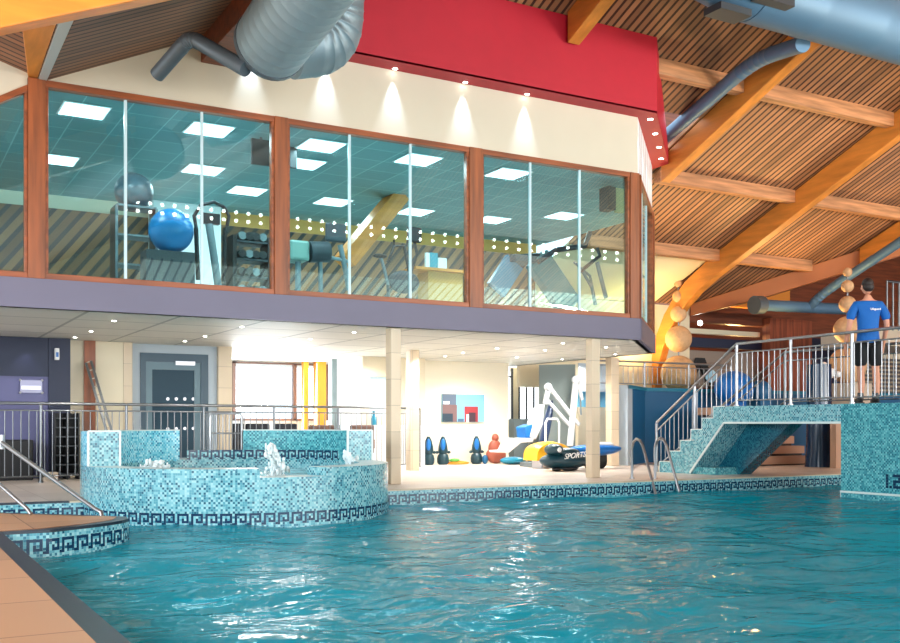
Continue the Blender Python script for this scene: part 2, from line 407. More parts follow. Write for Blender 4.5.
plan = [(.92, -4.32)]+pen+[(-.4, -2.0), (-6, -1.9), (-9, -1.9)]
inset = [(x-.10 if i > 3 else x-.07, y+(.10 if i < 5 else 0)-(0.07 if i > 6 else 0)) for i, (x, y) in enumerate(pen)]
struct('pool_deck', MB().prism([(-9, -22), (.80, -22), (.80, -4.3)]+inset+[(-.4, -2.08), (-9, -1.98)], -.3, 0), M['deckw'])
b = MB(); b.box(.80, -22, -.3, .93, -4.34, -.004)
struct('pool_deck_edge', b, M['blackedge'])
struct('pool_deck_edge', MB().prism([(.78, -4.34)]+pen+[(-.4, -2.0), (-9, -1.9), (-9, -2.4), (-1, -2.5), (.78, -3.9)], -.3, -.004), M['blackedge'])
def off(p, k=.012):
    cx, cy = 1.0, -3.3; d = math.hypot(p[0]-cx, p[1]-cy); return (p[0]+(p[0]-cx)/d*k, p[1]+(p[1]-cy)/d*k)
struct('peninsula_wall', key_band([(.94, -4.335)]+[off(p) for p in pen]+[(-.4, -1.99), (-4, -1.93)], -.03, 2, below=2), [M['mosA'], M['navytile']])
# water with real ripples
def wave(x, y):
    return 1.5*(.010*math.sin(1.9*x+.8*y+1.2*math.sin(.7*y))+.009*math.sin(-1.1*x+3.1*y+1.5*math.sin(.9*x+.3*y))+.006*math.sin(4.3*x+2.2*y+.9*math.sin(2.1*x-1.3*y))
            + .0045*math.sin(-5.2*x+5.9*y+1.3*math.sin(1.7*x+2.9*y))+.003*math.sin(8.3*x+7.1*y+2*math.sin(2.3*x)))
mw, n, l, bs = nt('pool_water'); n.remove(bs); out = n['Material Output']
df = n.new('ShaderNodeBsdfDiffuse'); df.inputs[0].default_value = lin(0, 172, 200)
tr = n.new('ShaderNodeBsdfTransparent'); tr.inputs[0].default_value = (.08, .55, .66, 1)
gl = n.new('ShaderNodeBsdfGlossy'); gl.inputs['Roughness'].default_value = .03
tc = n.new('ShaderNodeTexCoord'); mp = n.new('ShaderNodeMapping'); l.new(tc.outputs['Object'], mp.inputs[0]); mp.inputs['Scale'].default_value = (1.0, 1.5, 1); mp.inputs['Rotation'].default_value = (0, 0, YAW)
ns = n.new('ShaderNodeTexNoise'); ns.inputs['Scale'].default_value = 2.0; ns.inputs['Detail'].default_value = 3; ns.inputs['Distortion'].default_value = .9; l.new(mp.outputs[0], ns.inputs['Vector'])
bp = n.new('ShaderNodeBump'); bp.inputs['Strength'].default_value = .9; bp.inputs['Distance'].default_value = .05; l.new(ns.outputs['Fac'], bp.inputs['Height'])
fr = n.new('ShaderNodeFresnel'); fr.inputs[0].default_value = 1.33
for q in (df, gl, fr): l.new(bp.outputs[0], q.inputs['Normal'])
m1 = n.new('ShaderNodeMixShader'); m1.inputs[0].default_value = .3; l.new(df.outputs[0], m1.inputs[1]); l.new(tr.outputs[0], m1.inputs[2])
m2 = n.new('ShaderNodeMixShader'); l.new(math_(n, l, 'MULTIPLY', fr.outputs[0], .62), m2.inputs[0]); l.new(m1.outputs[0], m2.inputs[1]); l.new(gl.outputs[0], m2.inputs[2]); l.new(m2.outputs[0], out.inputs[0])
M['water'] = mw
b = MB(); rows = []
NX, NY = 300, 200
for j in range(NY+1):
    y = -14+(-14*0)+(EDGE+14)*j/NY
    rows.append([(-4+34*i/NX, y, WZ+wave(-4+34*i/NX, y)) for i in range(NX+1)])
b.grid(rows); struct('pool_water', b, M['water'])

# --- gym block above the deck: corner points in plan
A0 = (-3, 0); A1 = (11.53, 0); A2 = (13.96, 2.43); A3 = (13.96, 11)
ZS, ZF, ZT, ZR = 2.38, 2.75, 5.27, 6.26
def facet(p, q, z0, z1, th, mb=None, mi=0, out_=.0):
    mb = mb or MB(); d = Vector((q[0]-p[0], q[1]-p[1], 0)).normalized(); nn = Vector((d.y, -d.x, 0))
    P = Vector((p[0], p[1], 0))+nn*out_; Q = Vector((q[0], q[1], 0))+nn*out_
    return mb.prism([(P.x, P.y), (Q.x, Q.y), (Q.x-nn.x*th, Q.y-nn.y*th), (P.x-nn.x*th, P.y-nn.y*th)], z0, z1, mi)
struct('ceiling', MB().prism([A0, A1, A2, A3, (-3, 11)], ZS, ZS+.06), M['soffit'])
b = MB(); facet(A0, (A1[0]+.02, A1[1]), ZS-.0, ZF, .15, b, 0, .05); facet((A1[0]+.02, -.03), (A2[0]+.03, A2[1]-.03), ZS, ZF, .15, b, 0, .03); facet(A2, A3, ZS, ZF, .15, b, 0, .03)
struct('trim_1', b, M['fascia'])
struct('gym_floor', MB().prism([(-3, .16), (11.4, .16), (13.8, 2.55), (13.8, 10.8), (-3, 10.8)], ZF-.2, ZF-.02), mat('grey_gym_floor', (190, 196, 196), .5))
struct('ceiling', MB().prism([(-3, .14), (11.42, .14), (13.82, 2.52), (13.82, 10.8), (-3, 10.8)], 5.2, 5.24), M['gymceil'])
# cream wall above the glazing; its top follows the roof
RL = lambda x: 5.27+.46*(x-1.87)
RM = lambda y: 7.58-.42*(y+.34)
b = MB()
b.sweep([(1.87, 0, ZT), (6.4, 0, ZT), (6.4, 0, RL(6.4)-.02), (1.87, 0, 5.30)], (0, .12, 0))
b.sweep([(.4, 0, 4.42), (1.66, 0, 5.18), (1.87, 0, 5.18), (1.87, 0, 5.34), (-3, 0, 5.30+.3*4.87), (-3, 0, ZF), (.4, 0, ZF)], (0, .12, 0))
b.box(6.4, 0, ZT, 11.53, .12, ZR+.02)
struct('wall_front', b, M['cream'])
struct('wall_corner', facet(A1, A2, ZT, ZR+.02, .12), tiles('white_ribbed_panels', (232, 234, 236), (150, 156, 160), .45, 9, .5, .07, 0, .02))
struct('wall_right', facet(A2, A3, ZT, ZR-.3, .12), M['cream'])
struct('wall_gym_back', MB().box(-3, 6.4, ZF-.02, 13.8, 6.5, 5.2), M['cream2'])
struct('trim_2', MB().box(-3, 6.30, ZF-.02, 13.7, 6.4, 4.93), M['slatwall'])  # panel carrying the painted roof reflection
struct('trim_15', MB().box(5.6, 6.28, 4.93, 13.7, 6.4, 5.2), mat('amber_wall_band', (214, 160, 84), .6))
struct('wall_partition', MB().box(PYp(153, 250, 5.9).x, 5.9, ZF-.02, PYp(221, 250, 5.9).x, 6.28, 5.2), M['white'])
# red bulkhead
RP = [(6.0, -.34), (11.67, -.34), (14.14, 2.13), (14.14, 9), (6.0, 9)]
b = MB(); b.prism(RP, ZR, 0, 0, [min(RM(-.34), RL(6.0))+.6 if False else RL(6.0)-.03, RM(-.34)-.03, RM(2.13)-.03, RM(9)+2.6 if False else 6.0+.3, 6.3])
# front top edge follows L then M: add the rest as its own slab
b = MB()
b.prism([(6.0, -.34), (6.72, -.34), (6.72, -.2), (6.0, -.2)], ZR, 0, 0, [RL(6.0)-.02, RL(6.72)-.02, RL(6.72)-.02, RL(6.0)-.02])
b.prism([(6.72, -.34), (11.67, -.34), (11.6, -.2), (6.72, -.2)], ZR, RM(-.34)-.02)
b.prism([(11.67, -.34), (14.14, 2.13), (14.0, 2.2), (11.6, -.2)], ZR, 0, 0, [RM(-.34)-.02, RM(2.13)-.02, RM(2.2)-.02, RM(-.2)-.02])
b.prism([(4.2, -.34), (11.67, -.34), (14.14, 2.13), (14.14, 3), (13.3, 3), (11.2, .14), (4.2, .14)], ZR-.006, ZR+.03)
b.box(4.2, -.34, ZR, 6.0, -.3, ZR+.04)
struct('trim_3', b, M['red'])

# --- gym windows
def window(idx, p, q, panes, z0=ZF, z1=ZT, joints=None, left_post=.2, right_post=0, zl=None):
    d = Vector((q[0]-p[0], q[1]-p[1], 0)); L = d.length; d.normalize(); nn = Vector((d.y, -d.x, 0)); P0 = Vector((p[0], p[1], 0))
    fr = MB()
    def seg(a, c, za, zb, out_, th, mb=fr, mi=0): facet(tuple((P0+d*a).xy), tuple((P0+d*c).xy), za, zb, th, mb, mi, out_)
    seg(0, L, z0, z0+.075, .04, .14, mi=1)
    if zl is None: seg(0, L, z1-.085, z1, .04, .14, mi=1)
    else:
        a = P0+nn*.04; c = P0+d*L+nn*.04
        fr.sweep([a+Vector((0, 0, zl-.09)), c+Vector((0, 0, z1-.09)), c+Vector((0, 0, z1)), a+Vector((0, 0, zl))], -nn*.14, 1)
    if left_post: seg(0, left_post, z0, z1, .055, .17); seg(left_post, left_post+.035, z0+.075, z1-.085, .03, .1, mi=1)
    seg(L-right_post-.04, L-right_post, z0+.075, z1-.085, .03, .1, mi=1)
    if right_post: seg(L-right_post, L, z0, z1, .055, .17)
    f = fr.build('window_%d' % idx, [M['frame'], M['framex']], kind='structure', bevel=.006)
    a0 = left_post; xs = [a0]+[(j if isinstance(j, float) else j) for j in joints]+[L-right_post]
    for i in range(len(xs)-1):
        g = MB(); facet(tuple((P0+d*xs[i]).xy), tuple((P0+d*xs[i+1]).xy), z0+.06, (z1 if zl is None else min(z1, zl))-.07, .012, g, 0, -.03)
        if zl is not None:
            g = MB(); ga = P0+nn*-.03; gb = P0+d*(L-.02)+nn*-.03
            g.sweep([ga+Vector((0, 0, z0+.06)), gb+Vector((0, 0, z0+.06)), gb+Vector((0, 0, z1-.08)), ga+Vector((0, 0, zl-.07))], -nn*.012)
        o = g.build('glass_pane', M['gymglass'], parent=f)
        if i: 
            g = MB(); facet(tuple((P0+d*(xs[i]-.018)).xy), tuple((P0+d*(xs[i]+.018)).xy), z0+.075, (z1 if zl is None else min(z1, zl))-.085, .03, g, 0, -.01)
            g.build('glass_joint', M['joint'], parent=f)
    return f
window(1, (1.66, 0), (4.90, 0), 3, joints=[2.865-1.66, 3.88-1.66], left_post=.21)
window(2, (4.90, 0), (8.10, 0), 3, joints=[6.08-4.9, 7.09-4.9], left_post=.2)
window(3, (8.10, 0), (11.53, 0), 3, joints=[9.29-8.1, 10.29-8.1], left_post=.24, right_post=.2)
window(4, (11.56, .03), (13.99, 2.46), 3, joints=[1.1, 2.2], left_post=.14, right_post=.24)
window(5, (.4, 0), (1.66, 0), 1, joints=[], left_post=.0, right_post=.0, zl=4.42, z1=5.18)

# --- tiled columns on the deck
for i, (x, y) in enumerate([(6.885, .13), (10.70, .13)]):
    simple('tiled_column', MB().box(x-.088, y-.03, 0, x+.088, y+.146, ZS), M['coltile'], ['beige tiled column at the pool edge behind the whirlpool tub', 'beige tiled column at the pool edge beside the kayak'][i], 'column', bevel=.008)
simple('tiled_column', MB().box(14.03, 3.85, 0, 14.25, 4.05, ZS), M['coltile'], 'beige tiled column behind the ladder, beside the pale grey wall', 'column', bevel=.008)
simple('tiled_column', MB().box(9.15, 4.0, 0, 9.35, 4.2, ZS), M['coltile'], 'slender beige column at the end of the long steel fence', 'column', bevel=.008)

# --- walls under the gym
struct('wall_left', MB().box(-3, 4.62, 0, 2.86, 4.8, ZS), M['lav'])
struct('trim_4', MB().box(-3, 4.60, 1.72, 2.55, 4.63, ZS), M['navy'])
struct('trim_5', MB().box(2.55, 4.58, 0, 2.9, 4.63, ZS), M['navy'])
struct('wall_cream_left', MB().box(2.86, 4.9, 0, 3.845, 5.05, ZS), M['cream2'])
struct('trim_6', MB().box(3.17, 4.84, 0, 3.36, 4.92, ZS), M['frame'])
x0, x1 = PYp(130, 400, 5.1).x, PYp(217, 400, 5.1).x
xa, xb = PYp(140, 400, 5.1).x, PYp(208, 400, 5.1).x
b = MB(); b.box(x0, 5.1, 0, xa, 5.25, ZS); b.box(xb, 5.1, 0, x1, 5.25, ZS); b.box(xa, 5.1, 2.22, xb, 5.25, ZS)
struct('wall_door', b, M['gwhite'])
struct('wall_corridor', MB().prism([(2.9, 8.2), (xb+.35, 8.2), (xb+.35, 5.3), (xb+.27, 5.3), (xb+.27, 8.1), (2.9, 8.1)], 0, ZS), M['dgrey'])
b = MB(); b.box(3.85, 4.9, 0, x0, 5.3, ZS); b.box(x1, 5.0, 0, x1+.26, 5.3, ZS); struct('trim_7', b, M['coltile'])
dr = MB(); zt = 2.22
dr.box(xa, 5.08, 0, xa+.10, 5.2, zt); dr.box(xb-.14, 5.08, 0, xb, 5.2, zt); dr.box(xa+.1, 5.08, zt-.16, xb-.14, 5.2, zt)
df_ = struct('door_1', dr, M['doorb'])
lf = MB(); lf.box(xa+.10, 5.1, .02, xa+.22, 5.16, zt-.16); lf.box(xb-.26, 5.1, .02, xb-.14, 5.16, zt-.16); lf.box(xa+.22, 5.1, zt-.3, xb-.26, 5.16, zt-.16); lf.box(xa+.22, 5.1, .02, xb-.26, 5.16, .3)
leaf_ = lf.build('door_leaf', mat('teal_grey_door', (88, 118, 130), .4), parent=df_)
MB().box(xa+.2, 5.12, .28, xb-.24, 5.135, zt-.28).build('door_glass', M['darkg'], parent=leaf_)
MB().box(xb-.62, 5.04, zt-.21, xb-.26, 5.1, zt-.14).build('door_closer', M['silver'], parent=leaf_)
b = MB()
for i in range(5):
    q = PYp(172+i*6.6, 400, 5.1).x; b.prism(arc((q, 0), .028, 0, 330, 9), 0, .005)
dots = MB()
for i in range(5):
    q = PYp(168+i*8.5, 400, 5.1); c = (q.x, 5.115, q.z+.02); r = .03
    dots.sweep([(c[0]+r*math.cos(t*PI/5), c[1], c[2]+r*math.sin(t*PI/5)) for t in range(10)], (0, -.004, 0))
    c = (c[0], c[1], c[2]-.55); dots.sweep([(c[0]+r*math.cos(t*PI/5), c[1], c[2]+r*math.sin(t*PI/5)) for t in range(10)], (0, -.004, 0))
dots.build('manifestation_dots', M['silver'], parent=leaf_)
# glazed cafe wall far behind
YW = 9.0
xa, xb = PYp(232, 400, YW).x, PYp(325, 400, YW).x
b = MB(); b.box(xa-1.2, YW, 0, xb+.02, YW+.12, 1.0); b.box(xa-1.2, YW, 2.34, 15, YW+.12, ZS); b.box(xa-1.2, YW, .75, xa, YW+.12, 2.34); struct('wall_back', b, M['white'])
b = MB()
for px in (234, 295, 327): q = PYp(px, 400, YW).x; b.box(q-.04, YW-.02, 1.0, q+.04, YW+.1, 2.36)
b.box(xa, YW-.02, 1.0, xb, YW+.1, 1.05); b.box(xa, YW-.02, 2.32, xb, YW+.1, 2.36)
wf = struct('window_6', b, mat('grey_brown_window_frame', (150, 120, 110), .5)); MB().box(xa, YW+.03, 1.0, xb, YW+.04, 2.34).build('glass_pane', M['clear'], parent=wf)
q = PYp(305.5, 400, YW-.5); struct('trim_8', MB().box(q.x-.06, YW-.55, 0, q.x+.06, YW-.4, ZS), M['orange'])
q = PYp(321, 400, YW-.6); struct('trim_9', MB().box(q.x-.11, YW-.65, 0, q.x+.11, YW-.4, ZS), M['orange'])
q = PYp(333.5, 400, 7.4); struct('trim_10', MB().box(q.x-.08, 7.3, 0, q.x+.12, 7.5, ZS), M['grwall'])
# white kiosk box, cream room corner
q0, q1 = PYp(337, 400, 6.9), PYp(361, 400, 6.3)
struct('wall_kiosk', MB().prism([(q0.x, 6.9), (q1.x, 6.3), (10.66, 6.35), (10.66, 9), (q0.x+1.5, 9)], .9, ZS), M['white'])
q2 = PYp(361, 400, 6.28); b = MB(); wx = [q2.x, PYp(368, 400, 6.28).x, PYp(388, 400, 6.28).x, 10.66]
b.box(wx[0], 6.2, 1.95, wx[3], 6.34, ZS); b.box(wx[0], 6.2, .9, wx[1], 6.34, 1.95); b.box(wx[2], 6.2, .9, wx[3], 6.34, 1.95)
b.box(wx[1], 6.2, .9, wx[2], 6.34, 1.1)
struct('wall_servery', b, M['cream2'])
struct('window_7', MB().box(wx[1], 6.3, 1.1, wx[2], 6.345, 1.95), mat('blue_white_pane', (196, 224, 238), .2))
struct('servery_counter', MB().box(q1.x, 6.1, 0, 10.6, 6.24, .9), M['white'])
xce = PYp(508.5, 400, 6.75).x; struct('wall_centre', MB().box(10.62, 6.75, 0, xce, 6.9, ZS), mat('bright_cream_plaster', (236, 228, 206), .7))
struct('wall_centre_side', MB().box(10.62, 6.9, 0, 10.74, 9, ZS), M['cream'])
# right hand recess: tall windows, grey wall, pale window
YR = 8.2
b = MB(); x_ = [13.02, PYp(512, 400, YR).x, PYp(519, 400, YR).x, PYp(541, 400, YR).x]
b.box(13.0, YR, 0, 18, YR+.12, .92); b.box(13.0, YR, 2.36, 18, YR+.12, ZS); b.box(x_[3], YR, .92, 18, YR+.12, 2.36); b.box(x_[1]+.02, YR, .92, x_[2], YR+.12, 2.36)
struct('wall_recess', b, M['cream2'])
b = MB()
for (a, c) in ((x_[0], x_[1]), (x_[2], x_[3])):
    for t in (0, .33, .66, 1): xx = a+(c-a)*t; b.box(xx-.018, YR-.03, .92, xx+.018, YR+.02, 2.36)
    b.box(a, YR-.03, .92, c, YR+.02, .98); b.box(a, YR-.03, 1.0, c, YR+.02, 1.04); b.box(a, YR-.03, 2.12, c, YR+.02, 2.16)
struct('window_8', b, M['dgrey'])
g0, g1 = PYp(539, 400, 6.9).x, PYp(577, 400, 6.3).x
struct('wall_grey', MB().prism([(g0, 6.9), (g1, 6.2), (g1+.4, 6.4), (g0+.6, 7.2)], 0, ZS), M['grwall'])
h0, h1 = PYp(577, 400, 5.9).x, PYp(612, 400, 5.9).x
b = MB(); b.box(h0, 5.85, 0, h1, 5.97, 1.33); b.box(h0, 5.85, 2.0, h1, 5.97, ZS); struct('wall_pool_office', b, M['cream2'])
struct('window_9', MB().box(h0, 5.9, 1.33, h1, 5.93, 2.0), mat('sky_blue_pane', (120, 190, 224), .15))
b = MB(); b.box(h0, 5.83, 1.7, h1, 5.86, ZS); struct('trim_11', b, M['gwhite'])
p0 = PZp(619, 465.5, 0); p1 = PZp(627.8, 465.5, 0)
struct('wall_pale', MB().prism([(p0.x, p0.y), (p1.x, p1.y), (p1.x+.3, p1.y+.2), (p0.x+.3, p0.y+.3)], 0, 1.79), M['gwhite'])

struct('storage_cabinet', MB().box(PYp(514, 440, 7.4).x, 7.4, 0, PYp(548, 440, 7.4).x, 7.9, 1.05), mat('grey_cabinet', (128, 142, 146), .5))
# --- upper landing with the blue front
BY = 5.0
bx0 = PZp(627.5, 465.5, 0)
pl = [(bx0.x, bx0.y), (PYp(645, 462, BY).x, BY), (27, BY), (27, 9.9), (19.9, 9.9), (17.4, 7.0)]
struct('wall_landing', MB().prism(pl, 0, 1.71), M['bluewall'])
struct('landing_floor', MB().prism([(x, y-.06 if y < 6 else y) for (x, y) in pl], 1.71, 1.79), M['tealv'])

YL = -17.0
lr = MB(); zc_ = PYp(463, 240, -YL).z
lr.box(2, YL-.1, zc_-.3, 36, YL, zc_+.3); beam_ = struct('trim_16', lr, M['browntim'])
for k in range(60):
    x_ = PYp(52+12.3*k, 219, -YL).x
    if x_ > 36: break
    b = MB()
    for dz in (-.13, .13): b.ell((x_, YL+.03, zc_+dz), .058, 8, 6)
    b.build('lamp_pair', M['lamp'], parent=beam_)
# --- main roof (battens between laminated beams), left roof, right roof
def roof(name, pts, m, th=.08):
    struct(name, MB().sweep(pts, (0, 0, th)), m)
YT = -10.0
hx = lambda y: 6.72+(-.34-y)*.42/.46
roof('roof_main', [(6.6, 1.2, RM(1.2)), (14.1, 1.2, RM(1.2)), (14.1, 5.5, RM(5.5)), (18.5, 5.5, RM(5.5)), (18.5, 7.6, RM(7.6)), (19.8, 7.6, RM(7.6)), (37.4, YT, RM(YT)), (hx(YT), YT, RM(YT)), (6.72, -.34, RM(-.34))], M['roofM'])
roof('roof_eave_soffit', [(14.1, 5.5, RM(5.5)), (14.1, 7.8, RM(7.8)), (18.5, 7.8, RM(7.8)), (18.5, 5.5, RM(5.5))], mat('warm_white_soffit', (240, 226, 190), .6))  # uplight glare is put into this pale soffit colour
roof('roof_left', [(1.87, 1.0, RL(1.87)), (6.72, 1.0, RL(6.72)), (6.72, -.34, RL(6.72)), (hx(YT), YT, RL(hx(YT))), (hx(YT), -28, RL(hx(YT))), (1.87, -28, RL(1.87))], M['roofL'])
roof('roof_far_left', [(1.87, 1.0, 5.27), (1.87, -28, 5.27), (-8, -28, 5.27+.3*9.87), (-8, 1.0, 5.27+.3*9.87)], M['roofL'])
RN = lambda x: RM(7.6)+.42*(x-19.8)
roof('roof_right', [(19.8, 7.6, RN(19.8)), (19.8, 13, RN(19.8)), (37.4, 13, RN(37.4)), (37.4, YT, RN(37.4))], M['roofN'])
YM = -22.0; ZM = RM(YT)-7.5*12/18
roof('roof_rear', [(hx(YT), YT, RM(YT)), (37.4, YT, RM(YT)), (37.4, YM, ZM), (hx(YT), YM, ZM)], M['roofM'])
roof('roof_rear', [(8, YM, ZM), (37.4, YM, ZM), (37.4, -28, RM(YT)-7.5), (8, -28, RM(YT)-7.5)], slats('pale_roof_battens', (228, 212, 190), (104, 80, 62), 0, .34, .74))  # strongly lit low roof strip is put into paler battens
struct('wall_gable', MB().sweep([(hx(YT), YT, RM(YT)), (hx(YT), -28, RM(YT)), (hx(YT), -28, RM(YT)-7.5)], (-.1, 0, 0)), M['roofM'])
# outer walls behind and beside the camera
b = MB(); b.box(-8, -28.2, 0, 38, -28, 1.0); b.box(-8, -28.2, 4.2, 38, -28, 4.8); b.sweep([(-8, -28, 4.8), (38, -28, 4.8), (38, -28, 5.2), (15.5, -28, 11.7), (-8, -28, 8.2)], (0, -.2, 0))
for k in range(9): b.box(-8+k*5.6, -28.2, 1.0, -7.6+k*5.6, -28, 4.2)
struct('wall_rear', b, M['cream2'])
b = MB(); b.box(-8.2, -28, 0, -8, 14, 1.2); b.box(-8.2, -28, 5.4, -8, 14, 8.4)
for k in range(8): b.box(-8.2, -28+k*5.8, 1.2, -8, -27.6+k*5.8, 5.4)
struct('wall_hall_left', b, M['cream2'])
struct('wall_hall_right', MB().box(37.4, -28, 0, 37.6, 13, 12), M['browntim'])
struct('wall_annex', MB().box(19.8, 12.8, 0, 37.4, 13, 12), M['browntim'])
b = MB(); b.sweep([(14.1, 7.6, 1.86), (19.8, 7.6, 1.86), (19.8, 7.6, 4.2), (14.1, 7.6, 4.2)], (0, .12, 0))
struct('wall_eave', b, mat('warm_white_wall', (236, 222, 190), .6))

# --- laminated beams
def rafterM(x, y0, y1, w=.24, dep=.52, label='', knee=False, m='glulamY'):
    b = MB(); pts = []
    top = [(x-w/2, y, RM(y)-.01) for y in (y0, y1)]
    if knee:
        # curved leg down to the landing
        inner = [(y0, RM(y0)-dep), (5.2, RM(5.2)-.58), (5.8, 4.38), (6.3, 4.04), (6.62, 3.76), (6.9, 3.40), (7.15, 3.0), (7.35, 2.5), (7.46, 1.86)]
        outer = [(7.74, 1.86), (7.62, 2.7), (7.42, 3.35), (7.12, 3.86), (6.75, 4.28), (6.3, 4.66), (5.7, RM(5.7)-.06), (5.2, RM(5.2)-.02), (y0, RM(y0)-.02)]
        b.sweep([(x-w/2, y, z) for (y, z) in inner+outer], (w, 0, 0))
    else:
        b.sweep([(x-w/2, y0, RM(y0)-dep), (x-w/2, y1, RM(y1)-dep), (x-w/2, y1, RM(y1)-.02), (x-w/2, y0, RM(y0)-.02)], (w, 0, 0))
    return b.build('roof_beam', M[m], label=label, cat='beam', group=None, bevel=.015)
rafterM(9.85, -9.5, -.4, label='laminated timber roof beam whose end pokes over the red wall at the top')
rafterM(14.25, -9.5, 2.35, label='laminated timber roof beam rising from the right end of the red wall')
rafterM(18.55, -9.5, 7.55, label='laminated timber portal beam with curved leg behind the stone ball stack, longest one', knee=True)
rafterM(22.85, -9.5, 4.3, label='laminated timber roof beam nearest the right edge of the photo')
# valley beam at 45 degrees
d = Vector((1, -1, .42)); P = Vector((19.75, 7.5, RM(7.5))); Q = P+d*14
b = MB(); b.sweep([P+Vector((0, 0, -.02)), Q+Vector((0, 0, -.02)), Q+Vector((0, 0, -.62)), P+d*1.2+Vector((0, 0, -.48)), P+Vector((0, 0, -.34))], Vector((.17, .17, 0)))
b.build('valley_beam', mat('valley_glulam', (186, 108, 54), .45, noise=.06, scale=1), label='laminated diagonal beam running up to the right above the blue-grey pipes', cat='beam', bevel=.015)
# purlins
def purl(x0, x1, y, dep=.30, w=.22, lab=''):
    b = MB(); b.sweep([(x0, y-w/2, RM(y-w/2)-dep), (x0, y+w/2, RM(y-w/2)-dep), (x0, y+w/2, RM(y+w/2)-.01), (x0, y-w/2, RM(y-w/2)-.01)], (x1-x0, 0, 0))
    return b.build('roof_purlin', M['purlin'], label=lab, cat='beam', bevel=.012)
for (y, nm, x_end) in [(.15, 'highest', 26), (2.75, 'second', 24.4), (5.15, 'lowest', 21.9)]:
    segs = [(14.37, 18.43), (18.67, 22.73), (22.97, x_end)]
    for k, (a, c) in enumerate(segs):
        if c-a < .3 or (y > 5 and k == 2): continue
        if y > 5 and k == 1: c = 21.8
        purl(a, c, y, lab='pale timber purlin, %s row, %s' % (nm, ['between the red wall beam and the long portal beam', 'between the long portal beam and the diagonal beam' if y > 5 else 'right of the long portal beam', 'at the right edge of the photo'][k]))
purl(11.9, 14.13, .15, lab='pale timber purlin starting at the top of the red wall corner')
for y in (-2.4, -4.9, -7.4):
    purl(12 if y > -7 else 14.4, 30, y, lab='pale timber purlin high above the camera, %s one beyond the big pipe' % {-2.4: 'first', -4.9: 'second', -7.4: 'third'}[y])
# left roof beams
b = MB(); b.sweep([(-2.5, -4.15, RL(-2.5)+1.05), (.9, -4.15, 4.36), (2.72, -4.15, 5.13), (7.9, -4.15, RL(7.9)-.42), (7.9, -4.15, RL(7.9)), (2.72, -4.15, 5.64), (.9, -4.15, 4.95), (-2.5, -4.15, RL(-2.5)+1.6)], (0, .26, 0))
b = MB(); b.sweep([(-3.5, -4.15, 3.05), (.9, -4.15, 4.33), (2.8, -4.15, 5.12), (7.5, -4.15, 7.1), (7.5, -4.15, 7.75), (-3.5, -4.15, 4.1)], (0, .24, 0))
b.build('roof_beam', M['glulamX'], label='bright orange laminated beam crossing the top left corner of the photo', cat='beam', bevel=.015)
va, vb, vc, vd = PZp(29, 86, 5.28), PZp(22, 28, 5.28), PZp(35, 86, 5.28), PZp(55, 28, 5.28)
ve, vf = PZp(45, 83, 5.28), PZp(73, 20, 5.28)
ext = lambda a, c: a+(c-a)*1.5
b = MB(); b.prism([tuple(p.xy) for p in (va, ext(va, vb), ext(vc, vd), vc)], 5.28, 5.60)
b.build('valley_beam', M['glulamY'], label='tapering orange beam landing on the left window post', cat='beam', bevel=.01)
b = MB(); b.prism([tuple(p.xy) for p in (vc+Vector((.01, 0, 0)), ext(vc, vd)+Vector((.02, 0, 0)), ext(ve, vf), ve)], 5.26, 5.5)
b.build('steel_angle', mat('pale_grey_steel', (176, 180, 178), .4), label='pale grey steel strip beside the beam on the left window post', cat='bracket')
z = RL(4.05)
b = MB(); b.sweep([(3.86, -9, z-.48), (4.3, -9, z-.48), (4.3, .0, z-.42), (3.86, .0, z-.42)], (0, 0, .40))
b.build('roof_purlin', M['browntim'], label='brown beam behind the silver duct landing on the cream wall', cat='beam', bevel=.01)

# ============================================================ OBJECTS
CUR = [None]
def part(mb, name, m, parent, **k): return mb.build(name, m, parent=parent, **k)

# --- whirlpool tub with raised mosaic backs
TC = (4.09, -.95); RO, RI = 1.93, 1.55
ZTUB = .415
def ringmesh(a0, a1, ro, ri, z0, z1, mb, mi=0, n=None, faces='oitb', ends=True, trim=None):
    n = n or max(2, int(abs(a1-a0)/4)); O = arc(TC, ro, a0, a1, n); I = arc(TC, ri, a0, a1, n)
    def wallf(P, r, flip):
        for k in range(n):
            u0 = math.radians(a0+(a1-a0)*k/n)*r; u1 = math.radians(a0+(a1-a0)*(k+1)/n)*r
            a, c = P[k], P[k+1]
            f = [(a[0], a[1], z0), (c[0], c[1], z0), (c[0], c[1], z1), (a[0], a[1], z1)]; uv = [(u0, z0), (u1, z0), (u1, z1), (u0, z1)]
            if flip: f = f[::-1]; uv = uv[::-1]
            mb.face(f, mi, uv)
    wallf(O, ro, False); wallf(I, ri, True)
    for k in range(n):
        f = [(O[k][0], O[k][1], z1), (O[k+1][0], O[k+1][1], z1), (I[k+1][0], I[k+1][1], z1), (I[k][0], I[k][1], z1)]
        mb.face(f, mi if trim is None else trim, [(p[0], p[1]) for p in f])
    if ends:
        for (o_, i_, fl) in ((O[0], I[0], 0), (O[-1], I[-1], 1)):
            f = [(i_[0], i_[1], z0), (o_[0], o_[1], z0), (o_[0], o_[1], z1), (i_[0], i_[1], z1)]; uv = [(0, z0), (ro-ri, z0), (ro-ri, z1), (0, z1)]
            mb.face(f if not fl else f[::-1], mi, uv if not fl else uv[::-1])
tub = thing('whirlpool_tub', (TC[0], TC[1], WZ), 'round whirlpool tub clad in pale blue mosaic with a dark key border', 'hot tub')
b = MB(); ringmesh(-100.5, 259, RO, RI, -.5, ZTUB, b); ringmesh(259, 283, RO+.03, RI, -.5, ZTUB-.1, b, 0)
b2 = MB(); ringmesh(-77, 259, RO, RI, -.5, ZTUB, b2, 0, trim=1); ringmesh(259, 283, RO+.004, RI, -.5, ZTUB-.10, b2, 0, trim=1)
rimw = part(b2, 'rim_wall', [M['mosA'], M['trimw']], tub)
